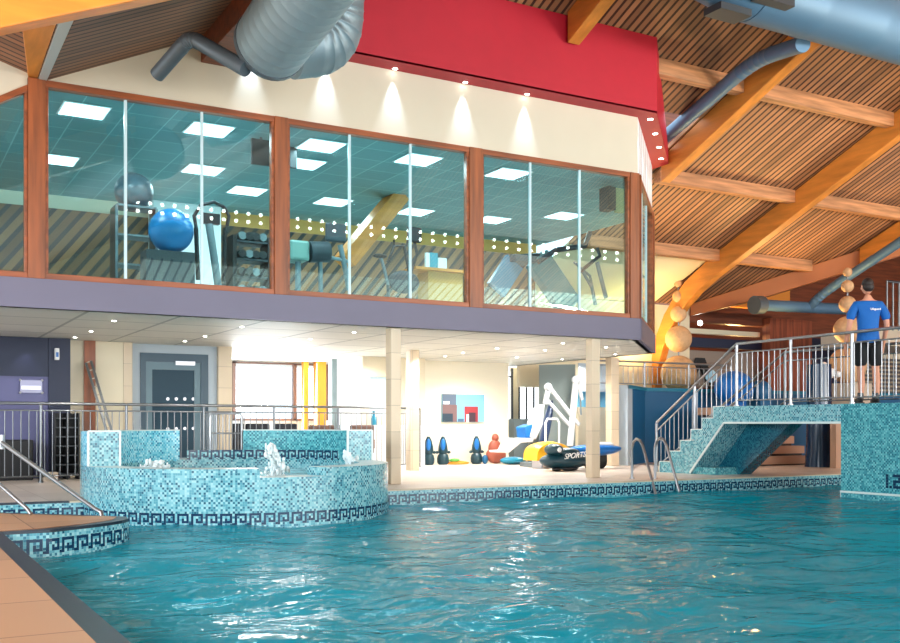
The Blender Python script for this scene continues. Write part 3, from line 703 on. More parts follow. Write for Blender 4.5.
b = MB(); path = arc(TC, RO+.012, 175, 365, 120); key_band(path, -.075, 0, below=2, mb=b); part(b, 'key_border', [M['mosA'], M['navytile']], rimw)
ZB = .83
for (a0, a1, lab) in ((2, 70, None), (104, 187, None)):
    b = MB(); ringmesh(a0, a1, RO-.005, RI, ZTUB-.02, ZB, b, 0); 
    rb = part(b, 'raised_back', M['mosC'] if a0 > 90 else M['mosB'], tub, label='bright turquoise mosaic back' if a0 > 90 else 'sea green mosaic back')
    aa = a0 if a0 < 90 else a1
    e = MB(); r0, r1 = RI, RO-.005
    O = (TC[0]+r1*math.cos(math.radians(aa)), TC[1]+r1*math.sin(math.radians(aa))); I = (TC[0]+r0*math.cos(math.radians(aa)), TC[1]+r0*math.sin(math.radians(aa)))
    tn = Vector((math.sin(math.radians(aa)), -math.cos(math.radians(aa)), 0))*(1 if a0 < 90 else -1)*.012
    f = [Vector((I[0], I[1], ZTUB)), Vector((O[0], O[1], ZTUB)), Vector((O[0], O[1], ZB)), Vector((I[0], I[1], ZB))]
    e.face([p+tn for p in f], 0, [(0, 0), (.37, 0), (.37, .4), (0, .4)]); part(e, 'end_panel', M['mosA'], rb)
    e = MB()
    for p_, q_ in ((f[0], f[3]), (f[1], f[2])): e.bar(p_+tn*1.2, q_+tn*1.2, .025, .025)
    e.bar(f[3]+tn*1.2, f[2]+tn*1.2, .02, .02); part(e, 'corner_trim', M['trimw'], rb)
    e = MB(); e.tube([(x, y, ZB) for x, y in arc(TC, RI, a0, a1, 30)], .010, 6); part(e, 'top_trim', M['trimw'], rb)
b = MB(); key_band(arc(TC, RI-.01, 100, 10, 60)[::1], ZTUB+.13, 0, below=0, mb=b); part(b, 'inner_key_border', [M['mosA'], M['navytile']], tub)
# water in the tub
b = MB(); rows = []
for j in range(16):
    r = .02+(RI-.02)*j/15
    rows.append([(TC[0]+r*math.cos(2*PI*k/60), TC[1]+r*math.sin(2*PI*k/60), ZTUB-.135+.012*math.sin(9*r+3*math.sin(2*PI*k/60*3))+.006*math.sin(k*1.7+j)) for k in range(60)])
b.grid(rows, closed=True); part(b, 'tub_water', mat('bubbling_water', (140, 205, 214), .12, noise=.15, scale=12, bump=.4), tub)
# bubbling jets
for (px, py, X_, h, ww, lab) in [(274, 476, 4.6, .30, .13, 'white spout of water bubbling up tallest behind the low lip of the tub'), (350, 464, 5.2, .17, .10, 'white spout of water bubbling before the right mosaic back'), (155, 466, 3.0, .10, .22, 'low white froth of water near the left mosaic back')]:
    c = PYp(px, py, {274: -2.0, 350: -1.1, 155: -1.15}[px]); b = MB(); rnd = random.Random(px)
    for k in range(150):
        t = (k/150)**1.3; sp_ = ww*.36*(1.2-.75*t+.5*math.sin(7*t)**2)
        b.ell((c.x+rnd.gauss(0, sp_)+.04*math.sin(5*t), c.y+rnd.gauss(0, sp_), ZTUB-.14+(h+.09)*t), (rnd.uniform(.010, .030), rnd.uniform(.010, .03), rnd.uniform(.012, .045)), 6, 4)
    simple('water_jet', b, M['foam'], lab, 'water jet', 'bubbling jets in the whirlpool tub', kind='stuff')

# --- stainless fences
def railing(name, segs, label, group=None, post_every=1.55, sp=.115, low=.10, gap2=.11, posts_r=.024, m='steel', skip_end=False, top_r=.024):
    """segs: list of ((x,y,zb,zt),(x,y,zb,zt))"""
    p0 = segs[0][0]; root = thing(name, (p0[0], p0[1], p0[2]), label, 'railing', group)
    tr_ = MB(); tr2 = MB(); br = MB(); bal0 = None
    for (a, c) in segs:
        tr_.tube([(a[0], a[1], a[3]), (c[0], c[1], c[3])], top_r, 8); tr_.ell((c[0], c[1], c[3]), top_r, 8, 6)
        tr2.tube([(a[0], a[1], a[3]-gap2), (c[0], c[1], c[3]-gap2)], .014, 6)
        slope = abs(c[3]-a[3]) > .3
        br.tube([(a[0], a[1], a[2]+low), (c[0], c[1], c[2]+low)], .014, 6)
        L = math.hypot(c[0]-a[0], c[1]-a[1]); n = max(1, round(L/post_every))
        for i in range(n+1):
            if i == n and skip_end: continue
            if i == 0 and a is not segs[0][0]: continue
            t = i/n; x = a[0]+(c[0]-a[0])*t; y = a[1]+(c[1]-a[1])*t; zb = a[2]+(c[2]-a[2])*t; zt = a[3]+(c[3]-a[3])*t
            pm = MB(); pm.tube([(x, y, zb), (x, y, zt-.02)], posts_r, 8); pm.lathe([(posts_r*1.7, zb), (posts_r*1.7, zb+.02)], (x, y, 0), 10); part(pm, 'post', M[m], root)
        nb = int(L/sp)
        for i in range(1, nb):
            t = i/nb; x = a[0]+(c[0]-a[0])*t; y = a[1]+(c[1]-a[1])*t; zb = a[2]+(c[2]-a[2])*t+low; zt = a[3]+(c[3]-a[3])*t-gap2
            pm = MB(); pm.tube([(x, y, zb), (x, y, zt)], .0085, 5); part(pm, 'baluster', M[m], root)
    part(tr_, 'handrail', M[m], root); part(tr2, 'upper_rail', M[m], root); part(br, 'bottom_rail', M[m], root)
    return root
railing('steel_fence', [((.9, 3.05, 0, 1.24), (9.0, 4.3, 0, 1.24)), ((9.0, 4.3, 0, 1.24), (10.15, 5.5, 0, 1.24))], 'long stainless steel fence on the deck behind the whirlpool tub', m='steeld', sp=.118, post_every=1.3)
# entry rail of the tub
g = thing('entry_rail', (3.9, 1.0, 0), 'stainless entry rail of hoops standing between the two raised mosaic backs', 'railing')
aL, aR = 84, 71
pL = Vector((*arc(TC, RO+.1, aL, aL, 1)[0], 0)); pR = Vector((*arc(TC, RO+.1, aR, aR, 1)[0], 0))
b = MB(); r = .05; b.tube([pL+Vector((0, 0, 0)), pL+Vector((0, 0, 1.03)), pL.lerp(pR, .05)+Vector((0, 0, 1.08)), pR.lerp(pL, .05)+Vector((0, 0, 1.08)), pR+Vector((0, 0, 1.03)), pR], .022, 8); part(b, 'hoop', M['steel'], g)
for z in (.78, .47): b = MB(); b.tube([pL+Vector((0, 0, z)), pR+Vector((0, 0, z))], .014, 6); part(b, 'cross_bar', M['steel'], g)
for t in (.2, .4, .6, .8):
    b = MB(); b.tube([pL.lerp(pR, t)+Vector((0, 0, .47)), pL.lerp(pR, t)+Vector((0, 0, 1.08))], .009, 6); part(b, 'upright', M['steel'], g)

# --- handrails into the left channel
def bentrail(pts, r, label, name='pool_handrail'):
    b = MB(); b.tube(pts, r, 10)
    return simple(name, b, M['steel'], label, 'handrail')
a = PYp(-6, 437, -1.2); c = PYp(101, 513, -2.9)
t = thing('pool_handrail', c, 'long sloping steel handrail running down to the tip of the curved peninsula', 'handrail')
b = MB(); b.tube([a, a.lerp(c, .96), c+Vector((0, 0, .01)), c+Vector((.03, -.02, -.16))], .024, 10); part(b, 'tube', M['steel'], t)
b = MB(); b.tube([a.lerp(c, .06)+Vector((0, 0, .07)), a.lerp(c, .06)+Vector((0, 0, -.09))], .05, 8); part(b, 'clamp', M['silver'], t)
a = PYp(-8, 478, -2.6); c = PYp(31, 512, -3.1)
bentrail([a, a.lerp(c, .9), c+Vector((0, 0, -.02))], .02, 'short sloping steel handrail at the left edge above the peninsula')

# --- pool ladder
lad = thing('pool_ladder', (13.2, -.9, 0), 'pair of curved stainless ladder rails at the pool edge below the stairs', 'pool ladder')
for (fx, tx1, tx2, ex, top) in [(632, 635, 646, 657, 439), (655, 656, 667, 681, 438)]:
    F0 = PZp(fx, 478.5, 0); 
    Y0 = F0.y; T = PYp(fx+1, 449, Y0); E_ = PYp(ex, 492, EDGE-.12)
    p1 = PYp(fx+1, 452, Y0); 
    dz = p1.z
    A_ = Vector((F0.x, Y0, 0)); 
    D = Vector((E_.x-F0.x, E_.y-Y0, 0)); H = .91+(424.5-top)/1011*F_*((A_-CAM).dot(FW))/1011
    pts = [A_, A_+Vector((0, 0, H-.16)), A_+D*.06+Vector((0, 0, H-.05)), A_+D*.18+Vector((0, 0, H)), A_+D*.32+Vector((0, 0, H-.02)), A_+D*.45+Vector((0, 0, H-.12)), A_+D+Vector((0, 0, -.30))]
    b = MB(); b.tube(pts, .023, 10); b.lathe([(.045, 0), (.045, .015)], A_, 12); part(b, 'grab_rail', M['steel'], lad)

# --- bridge and stairs (run towards the camera, parallel to Y)
BX = 13.05; BW = 1.25; ZBR = 1.23
st = thing('mosaic_bridge', (BX, 0, 0), 'turquoise mosaic footbridge with six stairs leading up from the deck', 'footbridge')
run, y0 = .285, 1.16
prof = []
for k in range(6):
    prof += [(y0-run*k, .205*k), (y0-run*k, .205*(k+1))]
prof += [(-3.02, ZBR), (-3.02, .93), (-.52, .93), (.33, 0)]
b = MB(); b.sweep([(BX, y, z) for (y, z) in prof], (BW, 0, 0)); part(b, 'stair_and_deck', M['mosA'], st)
b = MB()
for p_, q_ in (((-3.02, .94), (-.53, .94)), ((-.53, .94), (.33, .02))): b.bar((BX-.008, p_[0], p_[1]), (BX-.008, q_[0], q_[1]), .02, .035)
for k in range(6):
    b.bar((BX-.004, y0-run*k, .205*k), (BX-.004, y0-run*k, .205*(k+1)), .012, .014); b.bar((BX-.004, y0-run*k, .205*(k+1)), (BX-.004, y0-run*(k+1), .205*(k+1)), .012, .014)
part(b, 'edge_trim', M['trimw'], st)
b = MB()
for k in range(6): b.box(BX+.1, y0-run*(k+1)+.02, .205*(k+1), BX+BW-.05, y0-run*k-.01, .205*(k+1)+.012)
part(b, 'tread', M['stepw'], st)
b = MB(); b.sweep([(BX+.75, .9, 0), (BX+.75, -.20, 0), (BX+.75, -1.28, .93), (BX+.75, -.3, .93), (BX+.75, .33, 0)], (.12, 0, 0))
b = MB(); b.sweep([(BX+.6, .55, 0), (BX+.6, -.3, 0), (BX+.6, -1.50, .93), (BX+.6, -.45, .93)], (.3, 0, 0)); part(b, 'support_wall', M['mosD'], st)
b = MB(); b.box(BX+.06, -.25, 0, BX+.6, .4, .13); part(b, 'plinth', M['mosB'], st)
b = MB(); b.box(BX+.0, -9, -1.5, BX+BW+.9, -3.02, ZBR); 
pier = b.build('mosaic_pier', M['mosB'], label='tall turquoise mosaic block rising from the water at the right edge', cat='pier')
b = MB(); b.bar((BX-.01, -3.02, -.13), (BX-.01, -9, -.13), .03, .03); b.bar((BX+.04, -3.0, -.5), (BX+.04, -3.0, -.13), .03, .03)
part(b, 'waterline_trim', M['trimw'], pier)
# depth mark on the pier, set in dark tiles: 1.2
GL = {'1': ['#', '#', '#', '#', '#'], '.': ['.', '.', '.', '.', '#'], '2': ['###', '..#', '###', '#..', '###']}
b = MB(); cc = .042
zt = .42
for ch, py_ in (('1', 0), ('.', .09), ('2', .20)):
    Y0 = PXp({'1': 886, '.': 889.5, '2': 893.2}[ch], 480, BX).y
    for r_, row in enumerate(GL[ch]):
        for k, c_ in enumerate(row):
            if c_ == '#': b.box(BX-.004, Y0-(k+1)*cc, PXp(886, 474, BX).z-(r_+1)*cc, BX, Y0-k*cc, PXp(886, 474, BX).z-r_*cc-.002)
part(b, 'depth_mark', M['navytile'], pier)
railing('bridge_railing', [((BX+.04, 1.29, 0, .95), (BX+.04, -.79, ZBR, 2.32)), ((BX+.04, -.79, ZBR, 2.32), (BX+.04, -8, ZBR, 2.36))], 'stainless stair and bridge railing nearest the camera, in front of the person', sp=.122, post_every=1.13, low=.10, gap2=.16, posts_r=.028)
railing('bridge_railing', [((BX+BW+.25, 1.5, 0, 1.0), (BX+BW+.25, -.55, ZBR, 2.24)), ((BX+BW+.25, -.55, ZBR, 2.24), (BX+BW+.25, -3.0, ZBR, 2.24))], 'stainless stair and bridge railing on the far side of the bridge', sp=.16, post_every=2.3, low=.10, gap2=.16, m='steeld')
# deck wing on the pier

# --- landing railing, stone ball stacks
railing('landing_railing', [((14.75, BY+.25, 1.79, 2.42), (19.0, BY+.25, 1.79, 2.42))], 'low steel railing on the blue upper landing below the stone balls', sp=.15, post_every=1.4, m='steel')
def stack(x, y, zb, s, lab):
    root = thing('ball_sculpture', (x, y, zb), lab, 'sculpture', 'stacked stone ball sculptures'); z = zb
    rs = [.455, .338, .207, .152, .112]
    for i, r in enumerate(rs):
        r *= s; b = MB(); b.ell((x, y, z+r), r, 26, 18); part(b, 'stone_ball', M['sphere'], root); z += 2*r+(.085*s if i < 4 else 0)
    b = MB(); b.tube([(x, y, zb), (x, y, z-.02)], .022, 8); part(b, 'rod', M['steeld'], root); return root
c = PYp(678.5, 380, 6.6)
stack(c.x, 6.6, 1.79, 1.04, 'stack of five stone balls on the blue landing, left of the stairs')
c = PYp(847.5, 380, 3.2)
simple('stone_plinth', MB().box(c.x-.4, 2.8, 0, c.x+.4, 3.6, 1.92), M['beigebox'], 'beige plinth beneath the right stack of stone balls behind the bridge railing', 'plinth')
stack(c.x, 3.2, 1.92, 1.0, 'stack of five stone balls behind the person on the bridge')

# --- annex seen beyond the diagonal beam
def pbox(name, x0, x1, ya, yb, Y, th, m, label=None, cat=None, kind='structure', mb=None):
    a = PYp(x0, ya, Y); c = PYp(x1, yb, Y); b = mb or MB(); b.box(a.x, Y, min(a.z, c.z), c.x, Y+th, max(a.z, c.z))
    return b.build(name, m, label=label, cat=cat, kind=kind) if not label else b.build(name, m, label=label, cat=cat)
pbox('trim_12', 689, 772, 310, 327, 8.6, .3, M['browntim'])
pbox('wall_annex_cream', 689, 760, 328, 337, 8.8, .2, M['cream2'])
pbox('trim_13', 689, 762, 337, 350, 8.7, .25, M['navy'])
pbox('wall_annex_low', 689, 772, 350, 389, 9.0, .2, mat('taupe_wall', (150, 132, 120), .6))
pbox('wall_annex_brown', 770, 812, 318, 392, 8.3, .3, M['redbrown'])
pbox('wall_annex_dark', 812, 848, 338, 392, 8.5, .2, M['navy'])
pbox('wall_annex_beige', 848, 905, 326, 395, 8.4, .2, M['cream2'])
pbox('wall_annex_upper', 700, 790, 262, 311, 9.4, .2, mat('orange_lit_timber', (222, 138, 50), .6))  # orange glow on the annex is put into the timber colour
b = MB(); c = PYp(708, 375, 8.2); b.sweep([(c.x-.55, 8.85, 1.6), (c.x+.2, 8.85, 2.9), (c.x+.5, 8.85, 2.9), (c.x+1.2, 8.85, 1.6), (c.x+.95, 8.85, 1.6), (c.x+.32, 8.85, 2.65), (c.x-.3, 8.85, 1.6)], (0, .08, 0))
arch = b.build('arch_window_frame', M['black'], origin=(0, 0, 0), label='dark arched window frame behind the stair railing', cat='window')
b = MB(); cc_ = PYp(711, 376, 8.84); b.sweep([(cc_.x+.22*math.cos(t*PI/8), 8.84, cc_.z+.2*math.sin(t*PI/8)) for t in range(16)], (0, .03, 0)); b.build('window_pane', mat('pale_blue_pane', (170, 216, 240), .2), parent=arch)  # round lamp disc, attached to the arch frame
c = PYp(700, 323, 7.9); b = MB(); b.ell(c, .075, 12, 8); t = simple('wall_lamp', b, M['lamp'], 'bright white wall lamp beside the long portal beam', 'lamp')
# blinds and play things behind the bridge
t = PYp(878, 375, 7.6); b = MB(); x0 = PYp(862, 380, 7.6).x; x1 = PYp(900, 380, 7.6).x+1
for k in range(9): b.box(x0, 7.5, 1.9+k*.13, x1, 7.56, 1.97+k*.13)
b.build('slatted_screen', M['steeld'], label='grey slatted screen behind the railing at the right edge', cat='screen')
for (px, py, Y, r, lab) in [(734, 388, 4.3, (.55, .4, .42), 'rounded blue play seat seen through the stair railing'), (760, 392, 4.4, (.3, .3, .3), 'small dark blue play seat right of the rounded blue one')]:
    c = PYp(px, py, Y); b = MB(); b.ell(c, r, 18, 12); b.box(c.x-.2, Y-.2, 0, c.x+.2, Y+.2, c.z)
    simple('play_seat', b, M['bluev'] if r[0] > .4 else M['bluewall'], lab, 'play seat')
c = PYp(826, 378, 3.2); b = MB(); rnd = random.Random(3)
for k in range(14): b.ell((c.x+rnd.gauss(0, .1), 3.2+rnd.gauss(0, .08), c.z+rnd.uniform(-.35, .3)), rnd.uniform(.07, .13), 8, 6)
b.tube([(c.x, 3.2, 0), (c.x, 3.2, c.z)], .06, 8)
simple('white_cover', b, M['white'], 'crumpled white cloth cover draped on a post behind the bridge railing', 'cover')
# steps seen under the bridge
sp_ = thing('timber_steps', (17.2, 2.0, 0), 'sandy steps with dark gaps seen under the bridge', 'steps')
xa, xb = PYp(757, 450, 2.2).x, PYp(815, 450, 2.2).x
for k in range(6):
    b = MB(); b.box(xa, 2.2+.3*k, .22*k+.03, xb, 2.55+.3*k, .22*k+.20); part(b, 'step', M['stepw'], sp_)
    b = MB(); b.box(xa+.02, 2.26+.3*k, .22*k-.02 if k else 0, xb-.02, 2.5+.3*k, .22*k+.03); part(b, 'gap_riser', M['peach'], sp_)
b = MB(); c = PYp(823, 465, 1.2); b.lathe([(.30, 0), (.27, .4), (.25, 2.2)], (c.x, 1.3, 0), 24); simple('round_pillar', b, M['navytile'], 'dark navy round pillar seen under the bridge', 'pillar')
struct('trim_14', MB().box(PYp(836, 450, .6).x, .6, 0, PYp(846, 450, .6).x+1.0, .75, 1.2), M['stepw'])
# upper right railing box
c0 = PYp(887, 330, 4.0); tr0 = thing('gallery_railing', (c0.x, 4, c0.z), 'grey framed railing high on the gallery at the right edge', 'railing')
b = MB()
for px in (887, 893, 899): q = PYp(px, 330, 4); b.tube([(q.x, 4, c0.z), (q.x, 4, PYp(887, 281, 4).z)], .03, 6)
part(b, 'post', M['steeld'], tr0)
b = MB(); z = PYp(887, 281, 4).z; b.tube([(c0.x, 4, z), (c0.x+2.5, 4, z)], .035, 8); b.tube([(c0.x, 4, c0.z+.1), (c0.x+2.5, 4, c0.z+.1)], .02, 6); part(b, 'rail', M['steeld'], tr0)
struct('gallery_slab', MB().box(c0.x-.2, 4.1, PYp(887, 345, 4).z, c0.x+4, 6, c0.z), M['beigebox'])

# --- ducts
def spiral(pts, r, label, m, ridge=.012, pitch=.13, name='ventilation_duct', seams=True, n=28, caps=True):
    """ribbed duct following pts"""
    P = [Vector(p) for p in pts]; out_ = []; rr = []
    for a, c in zip(P, P[1:]):
        L = (c-a).length; k = max(1, int(L/pitch))
        for i in range(k):
            for (t, q) in ((0, r), (.86, r), (.9, r+ridge), (.96, r+ridge)): out_.append(a.lerp(c, (i+t)/k)); rr.append(q if seams else r)
    out_.append(P[-1]); rr.append(r)
    root = thing(name, P[0], label, 'duct'); b = MB(); b.tube(out_, rr, n, cap=False); part(b, 'duct_body', m, root)
    if caps:
        for e, d_ in ((P[0], (P[1]-P[0]).normalized()), (P[-1], (P[-2]-P[-1]).normalized())):
            b = MB(); b.tube([e+d_*.001, e+d_*.06], r*1.03, n); part(b, 'end_cap', M['ductd'], root)
    return root
YD = -2.6
def dbody(pts, r, m, root, name='duct_body', pitch=.1, ridge=.004, n=28):
    P = [Vector(p) for p in pts]; out_ = []; rr = []
    for a, c in zip(P, P[1:]):
        L = (c-a).length; k = max(1, int(L/pitch))
        for i in range(k):
            for (t, q) in ((0, r), (.80, r), (.86, r+ridge), (.94, r+ridge)): out_.append(a.lerp(c, (i+t)/k)); rr.append(q)
    out_.append(P[-1]); rr.append(r); b = MB(); b.tube(out_, rr, n, cap=True); return part(b, name, m, root)
def bend(P, k=6, rd=.6):
    """round the corners of a polyline"""
    P = [Vector(p) for p in P]; o_ = [P[0]]
    for a, b_, c in zip(P, P[1:], P[2:]):
        d0 = min(.45*(b_-a).length, rd); d1 = min(.45*(c-b_).length, rd); s0 = b_+(a-b_).normalized()*d0; s1 = b_+(c-b_).normalized()*d1
        for i in range(k+1): t = i/k; o_.append(s0*(1-t)**2+b_*2*t*(1-t)+s1*t*t)
    return o_+[P[-1]]
c = PYp(270, 45, YD)
duct = thing('ventilation_duct', c, 'silver spiral duct with elbow and thin bent branch, left of the red wall', 'duct')
dv = Vector((0, -1, .15)).normalized()
dbody([c, c+dv*8], .415, M['duct'], duct, 'spiral_duct', .16, .0022, 36)
b = MB(); b.tube([c-dv*.10, c-dv*.03, c+dv*.05], [.36, .42, .425], 32); part(b, 'end_cap', M['ductd'], duct)
e = [PYp(290, 46, -1.75), PYp(331, 42, -1.75), PYp(333, -20, -1.9), PYp(333, -90, -2.0)]
dbody(bend(e, 5), .40, M['duct'], duct, 'elbow', .32, .006, 28)
dbody(bend([PYp(157, 75, -1.3), PYp(190, 37, -1.9), PYp(246, 69, YD)], 4, .14), .09, M['ductd'], duct, 'branch_pipe', .5, .002, 20)
# big horizontal duct top right
c = PYp(900, 31, -2.9); R2 = .50
root = thing('ventilation_duct', (10.6, -2.9, c.z), 'large blue-grey round duct with a sloping branch across the top right corner', 'duct')
dbody([(11.2, -2.9, c.z), (30, -2.9, c.z)], R2, M['ductb'], root, 'main_duct', 1.3, .010, 36)
b = MB(); b.tube([(9.0, -2.9, c.z+.10), (11.2, -2.9, c.z)], [.26, R2], 36); part(b, 'reducer', M['ductb'], root)
g0 = PYp(775, 5, -3.35); b = MB(); b.box(g0.x-.35, -3.40, c.z-.40, g0.x+.35, -3.22, c.z-.24); part(b, 'grille', M['dgrey'], root)
g0 = PYp(729, 24, -2.9); b = MB(); b.box(g0.x-.35, -3.1, c.z-R2-.04, g0.x+.25, -2.75, c.z-R2+.06); part(b, 'grille', M['dgrey'], root)
dbody(bend([PYp(664, 138, 2.0), PYp(755, 60, -1.0), PYp(803, 44, -2.5)], 6), .13, M['ductb'], root, 'branch_pipe', .8, .004, 18)
root = thing('pipe_run', PYp(756, 305, 5.4), 'blue-grey pipes forking below the diagonal beam, one level and one rising right', 'pipe')
dbody([PYp(760, 305, 5.4), PYp(880, 311, 5.4)], .15, M['ductb'], root, 'level_pipe', 1.0, .006, 18)
b = MB(); b.tube([PYp(754, 305, 5.4), PYp(762, 305, 5.4)], .24, 20); part(b, 'flared_end', M['ductd'], root)
dbody(bend([PYp(808, 309, 5.4), PYp(822, 294, 5.0), PYp(915, 232, 2.2)], 5), .12, M['ductb'], root, 'rising_pipe', 1.0, .006, 18)

# --- recessed lights
def disc(x, y, z, r, root_label, grp, name='recessed_spotlight', facez=-1):
    root = thing(name, (x, y, z), root_label, 'light', grp)
    b = MB(); b.lathe([(r*1.35, -.006), (r*1.35, 0)], (0, 0, 0), 14); bz = b.build('bezel', M['silver'], parent=root, local=True)
    b = MB(); b.lathe([(r, -.010), (r, -.005)], (0, 0, 0), 14); b.build('bulb', M['lamp'], parent=bz, local=True); return root
names = ['first', 'second', 'third', 'fourth', 'fifth']
for i, (x, y) in enumerate(SOF): disc(x, y, ZR-.006, .035, 'recessed spotlight under the front of the red wall, %s from the left' % names[i], 'spotlights under the red wall')
for i, (x, y) in enumerate(SOFC): disc(x, y-.02, ZR-.006, .045, 'recessed spotlight under the angled end of the red wall, %s from the camera side' % names[i], 'spotlights under the red wall')
dl = [(31, 337.5), (75, 337), (91, 331), (114, 320.5), (185, 341), (205, 336), (242, 326.5), (310, 339), (354, 332), (463, 352.5), (445, 356), (497, 348), (517, 357), (545, 350), (562, 359), (563, 343), (606, 347), (615, 354)]
places = ['over the lavender wall', 'left of the cream wall', 'above the orange-brown post', 'left of the door nearest the fascia', 'right above the door', 'above the right jamb of the door', 'above the column right of the door', 'above the glazed wall', 'left of the first tiled column', 'over the centre wall picture', 'over the left part of the centre wall', 'above the right end of the centre wall', 'above the hoist seat', 'left of the grey wall near the fascia', 'before the grey wall', 'close behind the fascia left of the second column', 'right of the second column near the fascia', 'above the column behind the ladder']
for (p, wz) in zip(dl, places):
    c = PZp(p[0], p[1], ZS); disc(c.x, c.y, ZS, .030, 'small round ceiling downlight ' + wz, 'downlights in the tiled ceiling', 'ceiling_downlight')
spot('wall_wash_beam', (PZp(23, 338, ZS).x, 4.35, 2.35), (PZp(23, 338, ZS).x, 4.62, 1.5), 9, 60, (.95, .85, 1), .6)

# --- gym things seen through the glass
gp = [(84, 111), (209, 130), (203, 170), (247, 191), (57, 160), (321, 146), (303, 164), (333, 202), (418, 160), (415, 212), (508, 174), (492, 220), (564, 216)]
gpl = ['top left of the leftmost bay', 'top right of the leftmost bay', 'middle of the leftmost bay', 'lower right of the leftmost bay', 'left edge of the leftmost bay', 'top left of the middle bay', 'left edge of the middle bay under the larger one', 'lower left of the middle bay', 'top right of the middle bay', 'lower right of the middle bay', 'top left of the right bay', 'lower left of the right bay', 'centre of the right bay']
for (p, wz) in zip(gp, gpl):
    c = PZp(p[0], p[1], 5.18); root = thing('ceiling_panel', (c.x, c.y, 5.19), 'square gym ceiling panel light, ' + wz, 'light', 'gym ceiling panels')
    pf = MB().box(-.31, -.31, -.012, .31, .31, .0).build('panel_frame', M['white'], parent=root, local=True)
    MB().box(-.285, -.285, -.018, .285, .285, -.011).build('diffuser', M['panel'], parent=pf, local=True)
def ball(px, py, rpx, Y, m, lab, name='exercise_ball'):
    c = PYp(px, py, Y); dep = (c-CAM).dot(FW); r = rpx/F_*dep; b = MB(); b.ell(c, r, 28, 20)
    return b, c, r
b, c, r = ball(171, 231, 22, 1.3, None, '')
simple('exercise_ball', b, M['blueb'], 'large bright blue exercise ball in the leftmost gym bay', 'exercise ball')
b2 = MB(); b2.box(c.x-.40, 1.1, ZF-.02, c.x+.30, 1.5, c.z-r-.0); simple('ball_bench', b2, M['dgrey'], 'low dark bench holding the blue exercise ball', 'bench')
b, c, r = ball(134, 192, 19, 2.4, None, '')
simple('exercise_ball', b, M['greyball'], 'dark grey exercise ball on top of the shelf post', 'exercise ball')
rk = thing('ball_rack', (c.x, 2.4, ZF), 'pale green shelf post holding the grey ball', 'shelf')
b = MB()
for dx in (-.3, .3): b.box(c.x+dx-.02, 2.2, ZF-.02, c.x+dx+.02, 2.6, c.z-r+.03)
part(b, 'upright', M['steeld'], rk)
for k in range(4): b = MB(); b.box(c.x-.3, 2.2, ZF+.15+k*.45, c.x+.3, 2.6, ZF+.18+k*.45); part(b, 'shelf', M['mgrey'], rk)
# cross trainer
def stick(root, name, m, pts, r=.03, Y=None, n=8):
    b = MB(); b.tube([PYp(p[0], p[1], p[2]) for p in pts], r, n); return part(b, name, m, root)
def foot(px, Y): return PYp(px, 300, Y).x
Yg = 1.5
q = PYp(212, 300, Yg)
x = thing('cross_trainer', (q.x, Yg, ZF), 'black cross trainer with looped handle right of the blue ball', 'cross trainer')
lp = [(212+19*math.cos(t*PI/6), 222-20*math.sin(t*PI/6)*(1 if t < 7 else .9), Yg) for t in range(12)]
lp = [(197, 232, Yg), (194, 216, Yg), (201, 205, Yg), (214, 202, Yg), (224, 207, Yg), (229, 216, Yg), (226, 232, Yg)]
stick(x, 'handle_loop', M['black'], lp, .028)
stick(x, 'mast', M['mgrey'], [(209, 224, Yg), (213, 250, Yg), (219, 292, Yg)], .06)
stick(x, 'arm', M['black'], [(196, 228, Yg-.1), (198, 280, Yg)], .035); stick(x, 'arm', M['black'], [(225, 228, Yg+.2), (224, 282, Yg+.2)], .035)
b = MB(); c = PYp(210, 219, Yg); b.box(c.x-.14, Yg-.05, c.z-.08, c.x+.14, Yg+.05, c.z+.08); part(b, 'console', M['black'], x)
b = MB(); c = PYp(212, 292, Yg); b.box(c.x-.3, Yg-.2, ZF-.02, c.x+.4, Yg+.4, ZF+.12); part(b, 'base', M['dgrey'], x)
# dumbbell rack
q = PYp(252, 260, 1.9); x = thing('dumbbell_rack', (q.x, 1.9, ZF), 'dark dumbbell rack beside the first wooden post', 'rack')
b = MB()
for px in (233, 268): c = PYp(px, 290, 1.9); b.box(c.x-.03, 1.8, ZF-.02, c.x+.03, 2.2, ZF+1.15)
part(b, 'upright', M['black'], x)
for k in range(4):
    z = ZF+.2+k*.28; a_ = PYp(233, 290, 1.9).x; c_ = PYp(268, 290, 1.9).x; b = MB(); b.box(a_, 1.8, z, c_, 2.2, z+.03); part(b, 'shelf', M['dgrey'], x)
    for j in range(4):
        xx = a_+.12+j*(c_-a_-.24)/3; b = MB(); b.tube([(xx, 1.78, z+.1), (xx, 1.9, z+.1)], .065, 10); b.tube([(xx, 1.9, z+.1), (xx, 2.08, z+.1)], .02, 8); b.tube([(xx, 2.08, z+.1), (xx, 2.2, z+.1)], .065, 10)
        simple('dumbbell', b, M['black'] if (j+k) % 3 else M['steeld'], 'dumbbell lying on the rack beside the first wooden post', 'dumbbell', 'dumbbells on the rack')
